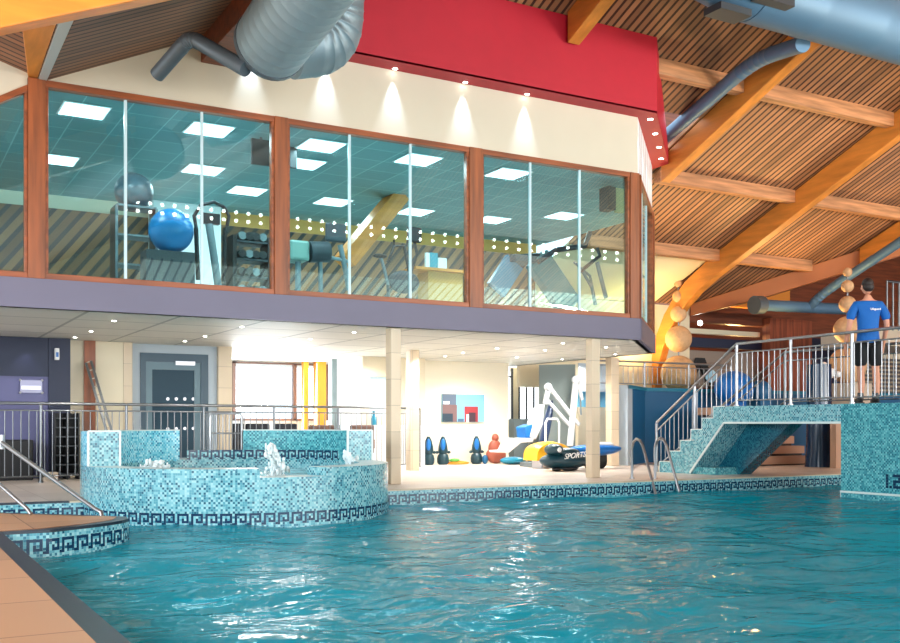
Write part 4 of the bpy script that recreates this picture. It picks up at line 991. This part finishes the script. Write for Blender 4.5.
# televisions and speaker
for (xa_, xb_, ya_, yb_, Y, lab) in [(252, 272, 138, 166, .8, 'black television hung in the leftmost bay beside the post'), (287, 297, 143, 168, 1.1, 'black television partly hidden behind the second wooden post')]:
    a_ = PYp(xa_, ya_, Y); c_ = PYp(xb_, yb_, Y); x = thing('television', (a_.x, Y, 5.2), lab, 'television')
    MB().box(a_.x, Y, c_.z, c_.x, Y+.06, a_.z).build('screen', M['black'], parent=x); b = MB(); b.tube([((a_.x+c_.x)/2, Y+.05, a_.z-.1), ((a_.x+c_.x)/2, Y+.05, 5.2)], .02, 6); part(b, 'bracket', M['dgrey'], x)
a_ = PYp(608, 186, .6); c_ = PYp(616, 210, .6); x = thing('loudspeaker', (a_.x, .6, 5.2), 'black loudspeaker beside a beige panel in the top corner of the right bay', 'loudspeaker')
MB().box(a_.x, .6, c_.z, c_.x, .85, a_.z).build('cabinet', M['black'], parent=x); b = MB(); b.tube([(c_.x-.05, .7, a_.z), (c_.x-.05, .7, 5.2)], .02, 6); part(b, 'bracket', M['dgrey'], x)
a_ = PYp(615, 184, .75); c_ = PYp(624, 213, .75); part(MB().box(a_.x+.02, .75, c_.z, c_.x, .8, a_.z), 'side_panel', mat('beige_panel', (190, 170, 110), .5), x)
# seated machine in the middle bay
Y = 1.6; q = PYp(315, 290, Y); x = thing('exercise_machine', (q.x, Y, ZF), 'grey-green weight machine with padded seat at the left of the middle bay', 'exercise machine')
a_ = PYp(288, 240, Y); c_ = PYp(308, 262, Y); b = MB(); b.box(a_.x, Y-.1, c_.z, c_.x, Y+.3, a_.z); part(b, 'weight_cover', mat('sage_plastic', (120, 150, 140), .4), x, bevel=.04)
b = MB(); b.tube([PYp(309, 252, Y), PYp(328, 252, Y)], .17, 16); part(b, 'roller_pad', M['dgrey'], x)
a_ = PYp(326, 222, Y); c_ = PYp(346, 243, Y); b = MB(); b.box(a_.x, Y-.03, c_.z, c_.x, Y+.06, a_.z); part(b, 'backrest', M['dgrey'], x, bevel=.03)
stick(x, 'frame_tube', M['mgrey'], [(340, 245, Y), (345, 268, Y), (349, 290, Y)], .045); stick(x, 'frame_tube', M['mgrey'], [(325, 256, Y), (350, 262, Y)], .03)
b = MB(); c = PYp(318, 290, Y); b.box(c.x-.5, Y-.2, ZF-.02, c.x+.5, Y+.3, ZF+.08); part(b, 'base', M['dgrey'], x); stick(x, 'post', M['mgrey'], [(298, 262, Y), (298, 296, Y)], .05); stick(x, 'post', M['mgrey'], [(320, 256, Y), (321, 296, Y)], .04)
# exercise bike
Y = 1.8; q = PYp(395, 295, Y); x = thing('exercise_bike', (q.x, Y, ZF), 'slim black exercise bike in the centre of the middle bay', 'exercise bike')
stick(x, 'seat_post', M['steeld'], [(381, 258, Y), (384, 268, Y), (388, 285, Y)], .03); b = MB(); b.ell(PYp(380, 256, Y), (.14, .07, .04), 12, 8); part(b, 'saddle', M['black'], x)
stick(x, 'frame', M['black'], [(388, 262, Y), (394, 246, Y), (404, 246, Y), (410, 276, Y)], .03); stick(x, 'handlebar', M['black'], [(394, 240, Y), (394, 246, Y), (407, 246, Y), (408, 238, Y)], .022)
b = MB(); c = PYp(414, 235, Y); b.box(c.x-.13, Y-.05, c.z-.13, c.x+.13, Y+.03, c.z+.13); part(b, 'console', M['black'], x, bevel=.02)
stick(x, 'mast', M['black'], [(414, 240, Y), (417, 254, Y), (410, 276, Y)], .028)
b = MB(); b.ell(PYp(404, 282, Y), (.3, .06, .2), 20, 12); part(b, 'flywheel', M['dgrey'], x)
b = MB(); c = PYp(398, 296, Y); b.box(c.x-.45, Y-.05, ZF-.02, c.x+.45, Y+.1, ZF+.05); b.tube([PYp(388, 285, Y), (PYp(389, 285, Y).x, Y, ZF)], .03, 6); part(b, 'base', M['dgrey'], x)
# reception counter and cards
Y = 2.0; a_ = PYp(416, 268, Y); c_ = PYp(468, 268, Y); x = thing('counter', (a_.x, Y, ZF), 'timber reception counter at the right of the middle bay', 'counter')
part(MB().box(a_.x, Y, PYp(440, 268, Y).z-.05, c_.x, Y+.6, PYp(440, 268, Y).z), 'top', M['glulamX'], x); part(MB().box(a_.x+.3, Y+.1, ZF-.02, c_.x-.05, Y+.5, PYp(440, 268, Y).z-.05), 'body', mat('amber_panel', (200, 140, 60), .5), x)
zc = PYp(440, 268, Y).z
for (xa_, xb_, h, m, lab) in [(426, 430, .27, M['white'], 'white card standing left on the counter'), (430, 438, .28, mat('turquoise_card', (0, 140, 160), .4), 'turquoise card standing on the counter'), (438, 447, .20, M['white'], 'lower white card standing right of the turquoise one')]:
    simple('leaflet_holder', MB().box(PYp(xa_, 260, Y+.1).x+.005, Y+.1, zc, PYp(xb_, 260, Y+.1).x-.005, Y+.16, zc+h), m, lab, 'leaflet holder')
# two treadmills / steppers in the right bay
Y = 1.7; q = PYp(540, 300, Y); x = thing('treadmill', (q.x, Y, ZF), 'big slanted grey-teal treadmill in the right bay', 'treadmill')
b = MB(); b.bar(PYp(536, 258, Y), PYp(570, 308, Y), .5, .22, up=(0, 1, 0)); part(b, 'deck', mat('grey_teal_plastic', (92, 128, 130), .4), x, bevel=.03)
stick(x, 'upright', M['dgrey'], [(512, 258, Y), (538, 256, Y), (548, 262, Y)], .06); stick(x, 'rail', M['dgrey'], [(538, 262, Y-.2), (556, 250, Y-.2), (585, 246, Y-.2), (590, 232, Y-.2)], .05)
b = MB(); c = PYp(520, 260, Y); b.box(c.x-.25, Y-.25, c.z-.06, c.x+.2, Y+.25, c.z+.06); part(b, 'console', M['dgrey'], x)
b = MB(); b.bar(PYp(514, 262, Y), PYp(496, 290, Y), .4, .1, up=(0, 1, 0)); part(b, 'side_panel', mat('steel_blue_plastic', (52, 104, 130), .35), x)
b = MB(); c = PYp(548, 306, Y); b.box(c.x-.7, Y-.25, ZF-.02, c.x+.5, Y+.25, ZF+.1); part(b, 'base', M['mgrey'], x)
Y = 1.4; q = PYp(594, 308, Y); x = thing('stepper', (q.x, Y, ZF), 'grey tubular stepper with curved rails at the right end of the gym', 'exercise machine')
stick(x, 'rail', M['dgrey'], [(580, 272, Y), (592, 262, Y), (600, 256, Y), (597, 248, Y)], .035); stick(x, 'rail', M['mgrey'], [(583, 272, Y), (592, 288, Y), (595, 305, Y)], .03); stick(x, 'rail', M['mgrey'], [(597, 262, Y), (606, 298, Y)], .04)
stick(x, 'rail', M['mgrey'], [(574, 262, Y), (590, 276, Y), (596, 305, Y)], .025)
b = MB(); c = PYp(597, 304, Y); b.box(c.x-.35, Y-.2, ZF-.02, c.x+.3, Y+.3, ZF+.12); part(b, 'base', M['mgrey'], x)
b = MB(); b.bar(PYp(344, 262, 3.4), PYp(398, 196, 3.4), .3, .5, up=(0, 1, 0)); b.build('roof_beam', M['glulamX'], label='slanting timber strut inside the middle gym bay', cat='beam')

# --- picture and things before the centre wall
a_ = PYp(442, 394, 6.72); c_ = PYp(484, 422, 6.72); x = thing('wall_picture', (a_.x, 6.72, c_.z), 'wide framed picture in pale blue and brick tones on the cream centre wall', 'picture')
W_ = c_.x-a_.x; H_ = a_.z-c_.z
MB().box(a_.x, 6.70, c_.z, c_.x, 6.75, a_.z).build('panel', M['pictile'], parent=x)
for (u0, v0, u1, v1, m, y_) in [(0, 0, .34, .62, (110, 84, 84), .005), (0, .62, .32, 1, (84, 100, 120), .005), (.0, 0, .24, .3, (26, 50, 66), .008), (.52, 0, .84, .56, (150, 48, 54), .006), (.62, 0, .78, .34, (60, 40, 50), .009), (.02, .64, .16, .74, (236, 240, 244), .009), (.36, 0, .5, .12, (60, 90, 120), .006), (.56, 0, .62, .28, (220, 220, 226), .01)]:
    MB().box(a_.x+u0*W_, 6.70-y_, c_.z+v0*H_, a_.x+u1*W_, 6.70, c_.z+v1*H_).build('painted_area', mat('picture_tone', m, .5), parent=x)
def floatseat(px, lab):
    c = PYp(px, 463, 6.35); x = thing('float_seat', (c.x, 6.35, 0), lab, 'pool float', 'blue pool floats by the centre wall')
    b = MB(); b.lathe([(.10, 0), (.135, .05), (.14, .14), (.12, .22), (.07, .26)], (0, 0, 0), 18); b.build('base', M['teald'], parent=x, local=True)
    b = MB(); b.lathe([(.075, .22), (.115, .30), (.105, .42), (.07, .56), (.03, .64)], (0, 0, 0), 18); b.build('hull', M['teald'], parent=x, local=True)
    b = MB(); b.ell((-.03, -.055, .42), (.06, .06, .17), 14, 10); b.build('front_panel', M['bluev'], parent=x, local=True)
    b = MB(); b.ell((-.15, 0, .28), (.05, .04, .035), 10, 8); b.ell((.15, 0, .28), (.05, .04, .035), 10, 8); b.build('grip', M['teald'], parent=x, local=True)
floatseat(428.5, 'tapered blue and black pool float, leftmost against the cream wall'); floatseat(443, 'tapered blue and black pool float, second from the left'); floatseat(476.5, 'tapered blue and black pool float standing alone next to the brown cushion')
c = PYp(496, 463, 6.2); x = thing('rescue_manikin', (c.x, 6.2, 0), 'brown figure-shaped cushion sitting against the cream wall', 'manikin')
b = MB(); b.ell((0, 0, .2), (.26, .16, .2), 18, 12); b.ell((-.03, 0, .36), (.17, .12, .2), 16, 10); b.build('body', M['brownf'], parent=x, local=True)
b = MB(); b.ell((-.02, 0, .60), (.085, .08, .1), 16, 10); b.build('head', M['brownf'], parent=x, local=True)
b = MB(); b.ell((-.30, 0, .10), (.07, .07, .11), 12, 8); b.build('foot_wedge', M['bluewall'], parent=x, local=True)
c = PYp(458, 462, 6.3); b = MB(); b.ell((c.x, 6.3, .03), (.30, .12, .05), 14, 8); simple('foam_toy', b, M['ofoam'], 'flat orange foam toy lying by the cream wall', 'foam toy')
b = MB(); b.ell((c.x-.12, 6.25, .10), (.14, .08, .04), 14, 8); simple('foam_toy', b, M['gfoam'], 'small green foam toy lying on the orange one', 'foam toy')

# --- pool hoist, floats and kayak
Y = 4.4; q = PYp(570, 445, Y); M['hoistw'] = mat('hoist_white', (196, 200, 204), .45); x = thing('pool_hoist', (q.x, Y, 0), 'white pool hoist with folding arms and a seat on the deck', 'pool hoist')
def wb(nm, a, c, w=.09, h=.06, Y2=None, m='hoistw'):
    b = MB(); b.bar(PYp(a[0], a[1], Y), PYp(c[0], c[1], Y2 or Y), w, h, up=(0, 1, 0)); return part(b, nm, M[m], x, bevel=.01)
wb('mast', (570, 446), (576, 380), .12, .09); wb('upper_arm', (549, 387), (579, 425), .08); wb('lower_arm', (547, 400), (571, 427), .07)
wb('strut', (578, 381), (582, 400), .07); wb('hanger', (549, 386), (545, 404), .1); wb('gas_ram', (580, 385), (581, 415), .03, .03, m='mgrey')
b = MB(); b.ell(PYp(548, 387, Y-.03), .09, 12, 8); b.ell(PYp(576, 380, Y-.03), .1, 12, 8); part(b, 'joint', M['hoistw'], x)
b = MB(); b.sweep([PYp(p[0], p[1], Y-.2) for p in [(537, 410), (545, 404), (543, 425), (536, 440), (530, 437)]], (0, .26, 0)); part(b, 'seat_back', M['hoistw'], x, bevel=.02)
b = MB(); b.sweep([PYp(p[0], p[1], Y-.18) for p in [(525, 427), (533, 424), (534, 438), (526, 438)]], (0, .36, 0)); part(b, 'cushion', M['bluev'], x, bevel=.02)
b = MB(); b.sweep([PYp(p[0], p[1], Y-.2) for p in [(511, 438), (534, 438), (533, 442), (521, 443), (509, 453), (497, 452.5), (496, 450.5), (505, 450)]], (0, .30, 0)); part(b, 'leg_rest', M['hoistw'], x, bevel=.01)
b = MB(); b.box(q.x-.35, Y-.3, 0, q.x+.3, Y+.3, .3); part(b, 'base', M['dgrey'], x, bevel=.03)
b = MB(); b.bar(PYp(528, 440, Y), (PYp(528, 440, Y).x+.3, Y, .12), .08, .06); b.box(PYp(525, 440, Y).x, Y-.25, 0, q.x-.35, Y+.2, .1); part(b, 'foot_frame', M['mgrey'], x)
Yb = 5.3; b = MB(); a_ = PYp(552, 400, Yb); c_ = PYp(538, 466, Yb); dd = (a_-c_); rot = dd.to_track_quat('Z', 'Y').to_matrix()
b.ell(c_.lerp(a_, .5), (.15, .07, dd.length/2), 14, 16, rot=rot); simple('rescue_board', b, mat('navy_vinyl', (14, 44, 84), .35), 'long dark blue float leaning upright behind the hoist', 'float')
b = MB(); c = PYp(535, 455, 4.9); b.ell((c.x, 4.9, .22), (.24, .12, .2), 16, 12); simple('folded_float', b, M['teald'], 'dark teal folded float standing below the hoist seat', 'float')
b = MB(); c = PYp(513, 460, 5.6); b.ell((c.x, 5.6, .09), (.34, .2, .09), 16, 8); simple('folded_float', b, M['tealv'], 'flat teal float lying below the hoist leg rest', 'float')
Yc = 3.9; b = MB(); xs = [PYp(545.5, 440, Yc).x, PYp(559, 440, Yc).x]; zt = PYp(552, 419, Yc).z
for dy in (0,):
    b.tube([(xs[0], Yc, 0), (xs[0], Yc, zt-.08), (xs[0]+.05, Yc, zt), (xs[1]-.05, Yc, zt), (xs[1], Yc, zt-.08), (xs[1], Yc, .05)], .022, 8)
x = thing('trolley', (xs[0], Yc, 0), 'white tubular trolley hoop behind the yellow float', 'trolley'); part(b, 'hoop', M['white'], x)
part(MB().box(xs[0], Yc-.03, .0, xs[1], Yc+.1, .06), 'platform', M['dgrey'], x)
Yd = 3.35; c = PYp(555, 447, Yd); b = MB(); rows = []
for i in range(13):
    t = i/12; yy = Yd+.5*t; w_ = PYp(572, 450, Yd).x-PYp(537, 450, Yd).x; x0_ = PYp(537, 450, Yd).x
    rows.append([(x0_+w_*(.5-.5*math.cos(PI*k/14)), yy, .17+(.36+.03*math.sin(PI*t))*max(0, math.sin(PI*k/14))**.6) for k in range(15)])
b.grid(rows); b.face(rows[0][::-1]); b.face(rows[-1]); x = thing('paddle_float', (c.x, Yd, 0), 'yellow dome-shaped float next to the dark teal inflatable', 'float'); part(b, 'shell', M['yel'], x)
b = MB(); b.sweep([(c.x-.25, Yd-.006, .25), (c.x+.05, Yd-.006, .50), (c.x+.2, Yd-.006, .50), (c.x-.1, Yd-.006, .25)], (0, .004, 0)); part(b, 'stripe', M['ofoam'], x)
b = MB(); 
for dx in (-.3, -.1, .25): b.box(c.x+dx, Yd+.05, 0, c.x+dx+.05, Yd+.4, .2)
part(b, 'leg', M['silver'], x)
# dark inflatable
Ye = 2.2; x0_ = PYp(552, 450, Ye).x; x1_ = PYp(590, 450, Ye).x; x = thing('inflatable_boat', (x0_, Ye, 0), 'dark teal inflatable with white lettering, nose towards the hoist', 'inflatable boat')
b = MB(); b.ell(((x0_+x1_)/2+.05, Ye+.3, .20), ((x1_-x0_)/2+.1, .32, .17), 24, 12); part(b, 'hull', M['teald'], x)
b = MB(); b.ell((x0_+.22, Ye+.25, .42), (.17, .22, .12), 16, 10); b.ell((x0_+.5, Ye+.25, .36), (.32, .2, .10), 18, 10); part(b, 'bow', M['teald'], x)
b = MB(); b.ell((x0_+.20, Ye+.03, .42), (.05, .012, .05), 12, 8); part(b, 'emblem', M['white'], x)
cu = bpy.data.curves.new('boat_letters', 'FONT'); cu.body = 'SPORTS'; cu.size = .15; cu.extrude = .004; cu.shear = .3
o = bpy.data.objects.new('lettering', cu); C.objects.link(o)
dg = bpy.context.evaluated_depsgraph_get(); me = bpy.data.meshes.new_from_object(o.evaluated_get(dg)); bpy.data.objects.remove(o)
o = bpy.data.objects.new('lettering', me); me.materials.append(M['white']); C.objects.link(o); o.parent = x; o.location = (.26, -.035, .24); o.rotation_euler = (PI/2+.1, -.08, 0)
b = MB(); b.ell((x0_+.25, Ye+.2, .04), (.1, .1, .04), 10, 6); b.ell((x1_+.12, Ye+.2, .10), (.09, .05, .10), 16, 8); b.ell((x0_+.55, Ye+.2, .05), (.2, .15, .05), 12, 6); part(b, 'wheel', M['black'], x)
# kayak
Yf = 3.0; xk0 = PYp(570, 446, Yf).x; xk1 = PYp(621, 452, Yf).x; zk = PYp(600, 447, Yf).z; x = thing('kayak', (xk0, Yf, 0), 'blue and white kayak on a trolley behind the second tiled column', 'kayak')
b = MB(); rows = []
for i in range(17):
    t = i/16; s_ = max(.03, math.sin(PI*min(1, max(0, t)))**.55); xx = xk0+(xk1-xk0)*t
    rows.append([(xx, Yf+.28*s_*math.cos(2*PI*k/16), zk-.03+.08*t*0+.13*s_*math.sin(2*PI*k/16)*(1.2 if math.sin(2*PI*k/16) < 0 else .7)) for k in range(16)])
b.grid(rows, closed=True); b.face(rows[0]); b.face(rows[-1]); part(b, 'hull', M['bluev'], x)
b = MB(); b.ell(((xk0+xk1)/2+.15, Yf, zk+.055), (.30, .16, .05), 16, 8); part(b, 'deck_patch', M['white'], x)
b = MB(); b.ell((xk0+(xk1-xk0)*.58, Yf-.05, .14), (.14, .05, .14), 18, 10); b.ell((xk0+(xk1-xk0)*.58, Yf+.2, .14), (.14, .05, .14), 18, 10); b.box(xk0+(xk1-xk0)*.5, Yf-.1, .14, xk0+(xk1-xk0)*.66, Yf+.2, zk-.1); part(b, 'trolley_wheel', M['black'], x)

# --- left: rack, boxes, plaque, dispenser, leaning rail
Y = 4.0; a_ = PYp(55, 470, Y).x; c_ = PYp(79, 470, Y).x; x = thing('storage_rack', (a_, Y, 0), 'black wire storage rack behind the steel fence by the lavender wall', 'rack'); zt = PYp(60, 413, Y).z
b = MB()
for xx in (a_, (a_+c_)/2, c_): b.box(xx-.012, Y, 0, xx+.012, Y+.35, zt)
part(b, 'upright', M['black'], x)
for k in range(7): b = MB(); b.box(a_, Y, .08+k*(zt-.1)/6.5, c_, Y+.35, .1+k*(zt-.1)/6.5); part(b, 'shelf', M['dgrey'], x)
part(MB().box(a_, Y+.33, .05, c_, Y+.36, zt), 'back_panel', M['black'], x)
q0_ = PYp(-20, 470, 4.1).x; q1_ = PYp(33, 470, 4.1).x
simple('bench_box', MB().box(q0_, 4.05, 0, q1_, 4.5, .66), M['black'], 'low black box bench against the lavender wall', 'bench', bevel=.02)
c = PYp(50, 474, 3.7); simple('small_box', MB().box(c.x-.09, 3.65, 0, c.x+.12, 3.85, .14), M['beigebox'], 'small beige box on the deck behind the fence', 'box', bevel=.01)
a_ = PYp(20, 380, 4.6); c_ = PYp(42, 393, 4.6); x = thing('wall_plaque', (a_.x, 4.6, c_.z), 'clear plaque with silver corner studs on the lavender wall', 'plaque')
part(MB().box(a_.x, 4.58, c_.z, c_.x, 4.59, a_.z), 'plate', mat('lilac_acrylic', (140, 140, 175), .2), x); part(MB().box(a_.x+.02, 4.57, (a_.z+c_.z)/2-.05, c_.x-.02, 4.58, (a_.z+c_.z)/2+.01), 'nameplate', M['silver'], x)
b = MB()
for xx in (a_.x, c_.x):
    for zz in (a_.z, c_.z): b.ell((xx, 4.575, zz), .022, 10, 6)
part(b, 'stud', M['silver'], x)
a_ = PYp(55, 348, 4.5); c_ = PYp(59.5, 360, 4.5); x = thing('soap_dispenser', (a_.x, 4.5, c_.z), 'small white and blue dispenser on the dark navy column', 'dispenser')
part(MB().box(a_.x, 4.5, c_.z, c_.x, 4.58, a_.z), 'case', M['white'], x, bevel=.01); part(MB().box(a_.x+.015, 4.49, c_.z+.05, c_.x-.015, 4.5, c_.z+.13), 'window', M['bluev'], x)
x = thing('leaning_ladder', PYp(108, 430, 4.5), 'pale slatted folding ladder leaning against the cream wall beside the wooden post', 'ladder')
for dx in (0, 5): 
    b = MB(); p_ = PYp(86+dx, 363-dx*.4, 4.7); q_ = PYp(107+dx, 432, 4.35); b.bar(p_, q_, .04, .03, up=(0, 1, 0)); part(b, 'stile', M['steeld'], x)
for k in range(9):
    t = k/8.5; b = MB(); b.bar(PYp(86, 363, 4.7).lerp(PYp(107, 432, 4.35), t), PYp(91, 361, 4.7).lerp(PYp(112, 432, 4.35), t), .02, .02); part(b, 'rung', M['beigebox'], x)
b = MB(); b.bar(PYp(107, 432, 4.35), Vector((PYp(107, 432, 4.35).x+.02, 4.3, 0)), .04, .03); b.bar(PYp(112, 432, 4.35), Vector((PYp(112, 432, 4.35).x+.02, 4.3, 0)), .04, .03); part(b, 'stile_foot', M['steeld'], x)
# chairs behind the fence
def chair(px, Y, m, lab, grp, w=.5, zt=.86):
    c = PYp(px, 450, Y); x = thing('lounge_chair', (c.x, Y, 0), lab, 'chair', grp)
    b = MB(); b.box(-w/2, -.25, .28, w/2, .25, .44); b.build('seat', m, parent=x, local=True, bevel=.03)
    b = MB(); b.box(-w/2, -.29, .30, w/2, -.20, zt); b.build('backrest', m, parent=x, local=True, bevel=.03)
    for sx in (-1, 1):
        for sy in (-1, 1): b = MB(); b.box(sx*(w/2-.04)-.02, sy*.2-.02, 0, sx*(w/2-.04)+.02, sy*.2+.02, .3); b.build('leg', M['dgrey'], parent=x, local=True)
    for sx in (-1, 1): b = MB(); b.box(sx*w/2-.03, -.25, .4, sx*w/2+.03, .22, .6); b.build('armrest', m, parent=x, local=True, bevel=.02)
chair(228, 5.9, M['darkup'], 'charcoal lounge chair nearest the door, right of the door column', 'charcoal chairs behind the fence', .5, .93)
chair(253.5, 6.2, M['darkup'], 'charcoal lounge chair, middle one behind the fence', 'charcoal chairs behind the fence', .5, .93)
chair(281, 6.3, M['darkup'], 'charcoal lounge chair left of the brown pair', 'charcoal chairs behind the fence', .5, .93)
chair(317, 5.9, M['choc'], 'brown lounge chair near the orange posts', 'brown chairs behind the fence', .55, .90)
chair(357, 5.9, M['choc'], 'brown lounge chair before the white kiosk', 'brown chairs behind the fence', .55, .90)
c = PYp(375, 400, 6.1); b = MB(); b.lathe([(.06, 0), (.07, .03), (.07, .14), (.03, .2), (.03, .28), (.045, .3)], (c.x, 6.15, .9), 14); simple('blue_bottle', b, M['tealv'], 'teal bottle standing on the white servery counter', 'bottle')

# --- person on the bridge (skin-modifier body seen from behind)
def skin(name, joints, bones, mat_, parent=None, sub=2, root=0):
    me = bpy.data.meshes.new(name); me.from_pydata([j[0] for j in joints], bones, []); me.update()
    o = bpy.data.objects.new(name, me); C.objects.link(o)
    if parent: o.parent = parent
    o.modifiers.new('skin', 'SKIN').use_smooth_shade = True
    if not me.skin_vertices: me.attributes.new('skin_vertices', 'FLOAT', 'POINT') if False else None
    bm = bmesh.new(); bm.from_mesh(me); ly = bm.verts.layers.skin.verify(); bm.verts.ensure_lookup_table()
    for i, (v, j) in enumerate(zip(bm.verts, joints)):
        v[ly].radius = j[1] if isinstance(j[1], tuple) else (j[1], j[1]); v[ly].use_root = (i == root)
    bm.to_mesh(me); bm.free(); me.materials.append(mat_)
    s_ = o.modifiers.new('sub', 'SUBSURF'); s_.levels = sub; s_.render_levels = sub
    return o
pc = PXp(868, 402, BX+.42)
H = 1.86
per = thing('person', (pc.x, pc.y, ZBR+.004), 'person in a blue T-shirt and black shorts standing on the bridge, back to the camera', 'person')
per.rotation_euler = (0, 0, math.radians(-32))
per.scale = (1.05, 1.05, 1.055)
J = [((0, 0, .98), (.15, .10)), ((0, .0, 1.12), (.145, .095)), ((0, .01, 1.30), (.16, .105)), ((0, .0, 1.45), (.15, .09)), ((0, .0, 1.54), (.06, .06)), ((0, .02, 1.63), (.055, .06)),
     ((-.17, 0, 1.47), .06), ((-.235, -.01, 1.38), .055), ((-.275, -.01, 1.17), .042), ((-.285, .09, .95), .032), ((-.285, .12, .88), .026),
     ((.17, 0, 1.47), .06), ((.235, -.01, 1.38), .055), ((.275, -.01, 1.17), .042), ((.27, .10, .95), .032), ((.27, .13, .88), .026),
     ((-.095, 0, .88), (.095, .095)), ((-.10, .0, .68), .075), ((-.105, .01, .50), .055), ((-.105, -.015, .34), .058), ((-.105, -.01, .10), .038),
     ((.095, 0, .88), (.095, .095)), ((.105, .0, .68), .075), ((.115, .01, .50), .055), ((.12, -.015, .34), .058), ((.125, -.01, .10), .038)]
B_ = [(0, 1), (1, 2), (2, 3), (3, 4), (4, 5), (3, 6), (6, 7), (7, 8), (8, 9), (9, 10), (3, 11), (11, 12), (12, 13), (13, 14), (14, 15), (0, 16), (16, 17), (17, 18), (18, 19), (19, 20), (0, 21), (21, 22), (22, 23), (23, 24), (24, 25)]
# hands as branches: palm then five fingers each
def add_hand(wi, sx):
    w_ = Vector(J[wi][0]); palm = w_+Vector((0, .02, -.07)); J.append((tuple(palm), (.022, .032))); pi_ = len(J)-1; B_.append((wi, pi_))
    for k, (dy, L_) in enumerate([(-.028, .060), (-.009, .072), (.010, .068), (.028, .055)]):
        a_ = palm+Vector((0, dy, -.035)); c_ = a_+Vector((-sx*.008, .006, -L_*.5)); d_ = c_+Vector((-sx*.016, .008, -L_*.45))
        i0 = len(J); J.extend([(tuple(a_), .0085), (tuple(c_), .008), (tuple(d_), .0065)]); B_.extend([(pi_, i0), (i0, i0+1), (i0+1, i0+2)])
    a_ = w_+Vector((-sx*.01, .045, -.05)); c_ = a_+Vector((-sx*.012, .022, -.035)); i0 = len(J); J.extend([(tuple(a_), .011), (tuple(c_), .008)]); B_.extend([(wi, i0), (i0, i0+1)])
add_hand(10, -1); add_hand(15, 1)
skin('body', J, B_, M['skin'], per)
b = MB(); hd = Matrix.Rotation(math.radians(25), 3, 'Z')
b.ell((0, .03, 1.735), (.078, .098, .118), 24, 18); b.ell((-.055, .035, 1.73), (.03, .02, .03), 8, 6)
b.ell(hd @ Vector((0, .125, 0))+Vector((0, .0, 1.72)), (.016, .022, .022), 10, 8)      # nose
for s_ in (-1, 1): b.ell(Vector((s_*.08, .02, 1.725)), (.014, .022, .032), 10, 8)
b.build('head', M['skin'], parent=per, local=True)
b = MB()
for s_ in (-1, 1): b.ell(hd @ Vector((s_*.032, .092, 0))+Vector((0, .012, 1.745)), (.012, .008, .008), 8, 6)
b.build('eye', M['black'], parent=per, local=True); b = MB(); b.ell(hd @ Vector((0, .094, 0))+Vector((0, .012, 1.675)), (.026, .008, .007), 8, 6); b.build('mouth', M['brownf'], parent=per, local=True)
b = MB(); b.ell((0, .012, 1.775), (.084, .102, .092), 24, 16); b.ell((0, -.02, 1.73), (.080, .075, .08), 20, 14); b.build('hair', M['hair'], parent=per, local=True)
SJ = [((0, 0, .85), (.19, .14)), ((0, 0, .93), (.185, .14)), ((0, 0, 1.10), (.158, .115)), ((0, .0, 1.28), (.175, .122)), ((0, -.0, 1.42), (.165, .105)), ((0, 0, 1.515), (.075, .07)), ((-.17, 0, 1.455), (.078, .08)), ((-.245, -.01, 1.34), (.072, .075)), ((-.272, -.01, 1.22), (.070, .072)), ((.17, 0, 1.455), (.078, .08)), ((.245, -.01, 1.34), (.072, .075)), ((.272, -.01, 1.22), (.070, .072))]
skin('tshirt', SJ, [(0, 1), (1, 2), (2, 3), (3, 4), (4, 5), (4, 6), (6, 7), (7, 8), (4, 9), (9, 10), (10, 11)], M['shirt'], per)
b = MB(); b.lathe([(.058, 1.515), (.070, 1.50), (.074, 1.48)], (0, 0, 0), 16); b.build('collar', M['shirt'], parent=per, local=True)
HJ = [((0, 0, 1.02), (.165, .125)), ((-.09, 0, .86), (.11, .115)), ((-.11, 0, .70), (.105, .11)), ((-.115, 0, .53), (.10, .105)), ((.09, 0, .86), (.11, .115)), ((.11, 0, .70), (.105, .11)), ((.12, 0, .53), (.10, .105))]
skin('shorts', HJ, [(0, 1), (1, 2), (2, 3), (0, 4), (4, 5), (5, 6)], M['shorts'], per)
for s_ in (-1, 1):
    b = MB(); b.ell((s_*.118, .05, .045), (.05, .14, .045), 16, 10); b.box(s_*.118-.045, -.07, 0, s_*.118+.045, .17, .02); b.build('shoe', M['black'], parent=per, local=True)
    b = MB(); b.tube([(s_*.115, -.01, .05), (s_*.112, -.01, .16)], .045, 12); b.build('sock', M['dgrey'], parent=per, local=True)
cu = bpy.data.curves.new('shirt_word', 'FONT'); cu.body = 'Lifeguard'; cu.size = .042; cu.extrude = .0015; cu.align_x = 'CENTER'; cu.offset = .001
o = bpy.data.objects.new('shirt_word', cu); C.objects.link(o); dg = bpy.context.evaluated_depsgraph_get()
me = bpy.data.meshes.new_from_object(o.evaluated_get(dg)); bpy.data.objects.remove(o)
for v in me.vertices: v.co.z += 0
o = bpy.data.objects.new('shirt_lettering', me); me.materials.append(M['white']); C.objects.link(o); o.parent = per; o.location = (.065, -.128, 1.375); o.rotation_euler = (PI/2-.04, 0, .12)
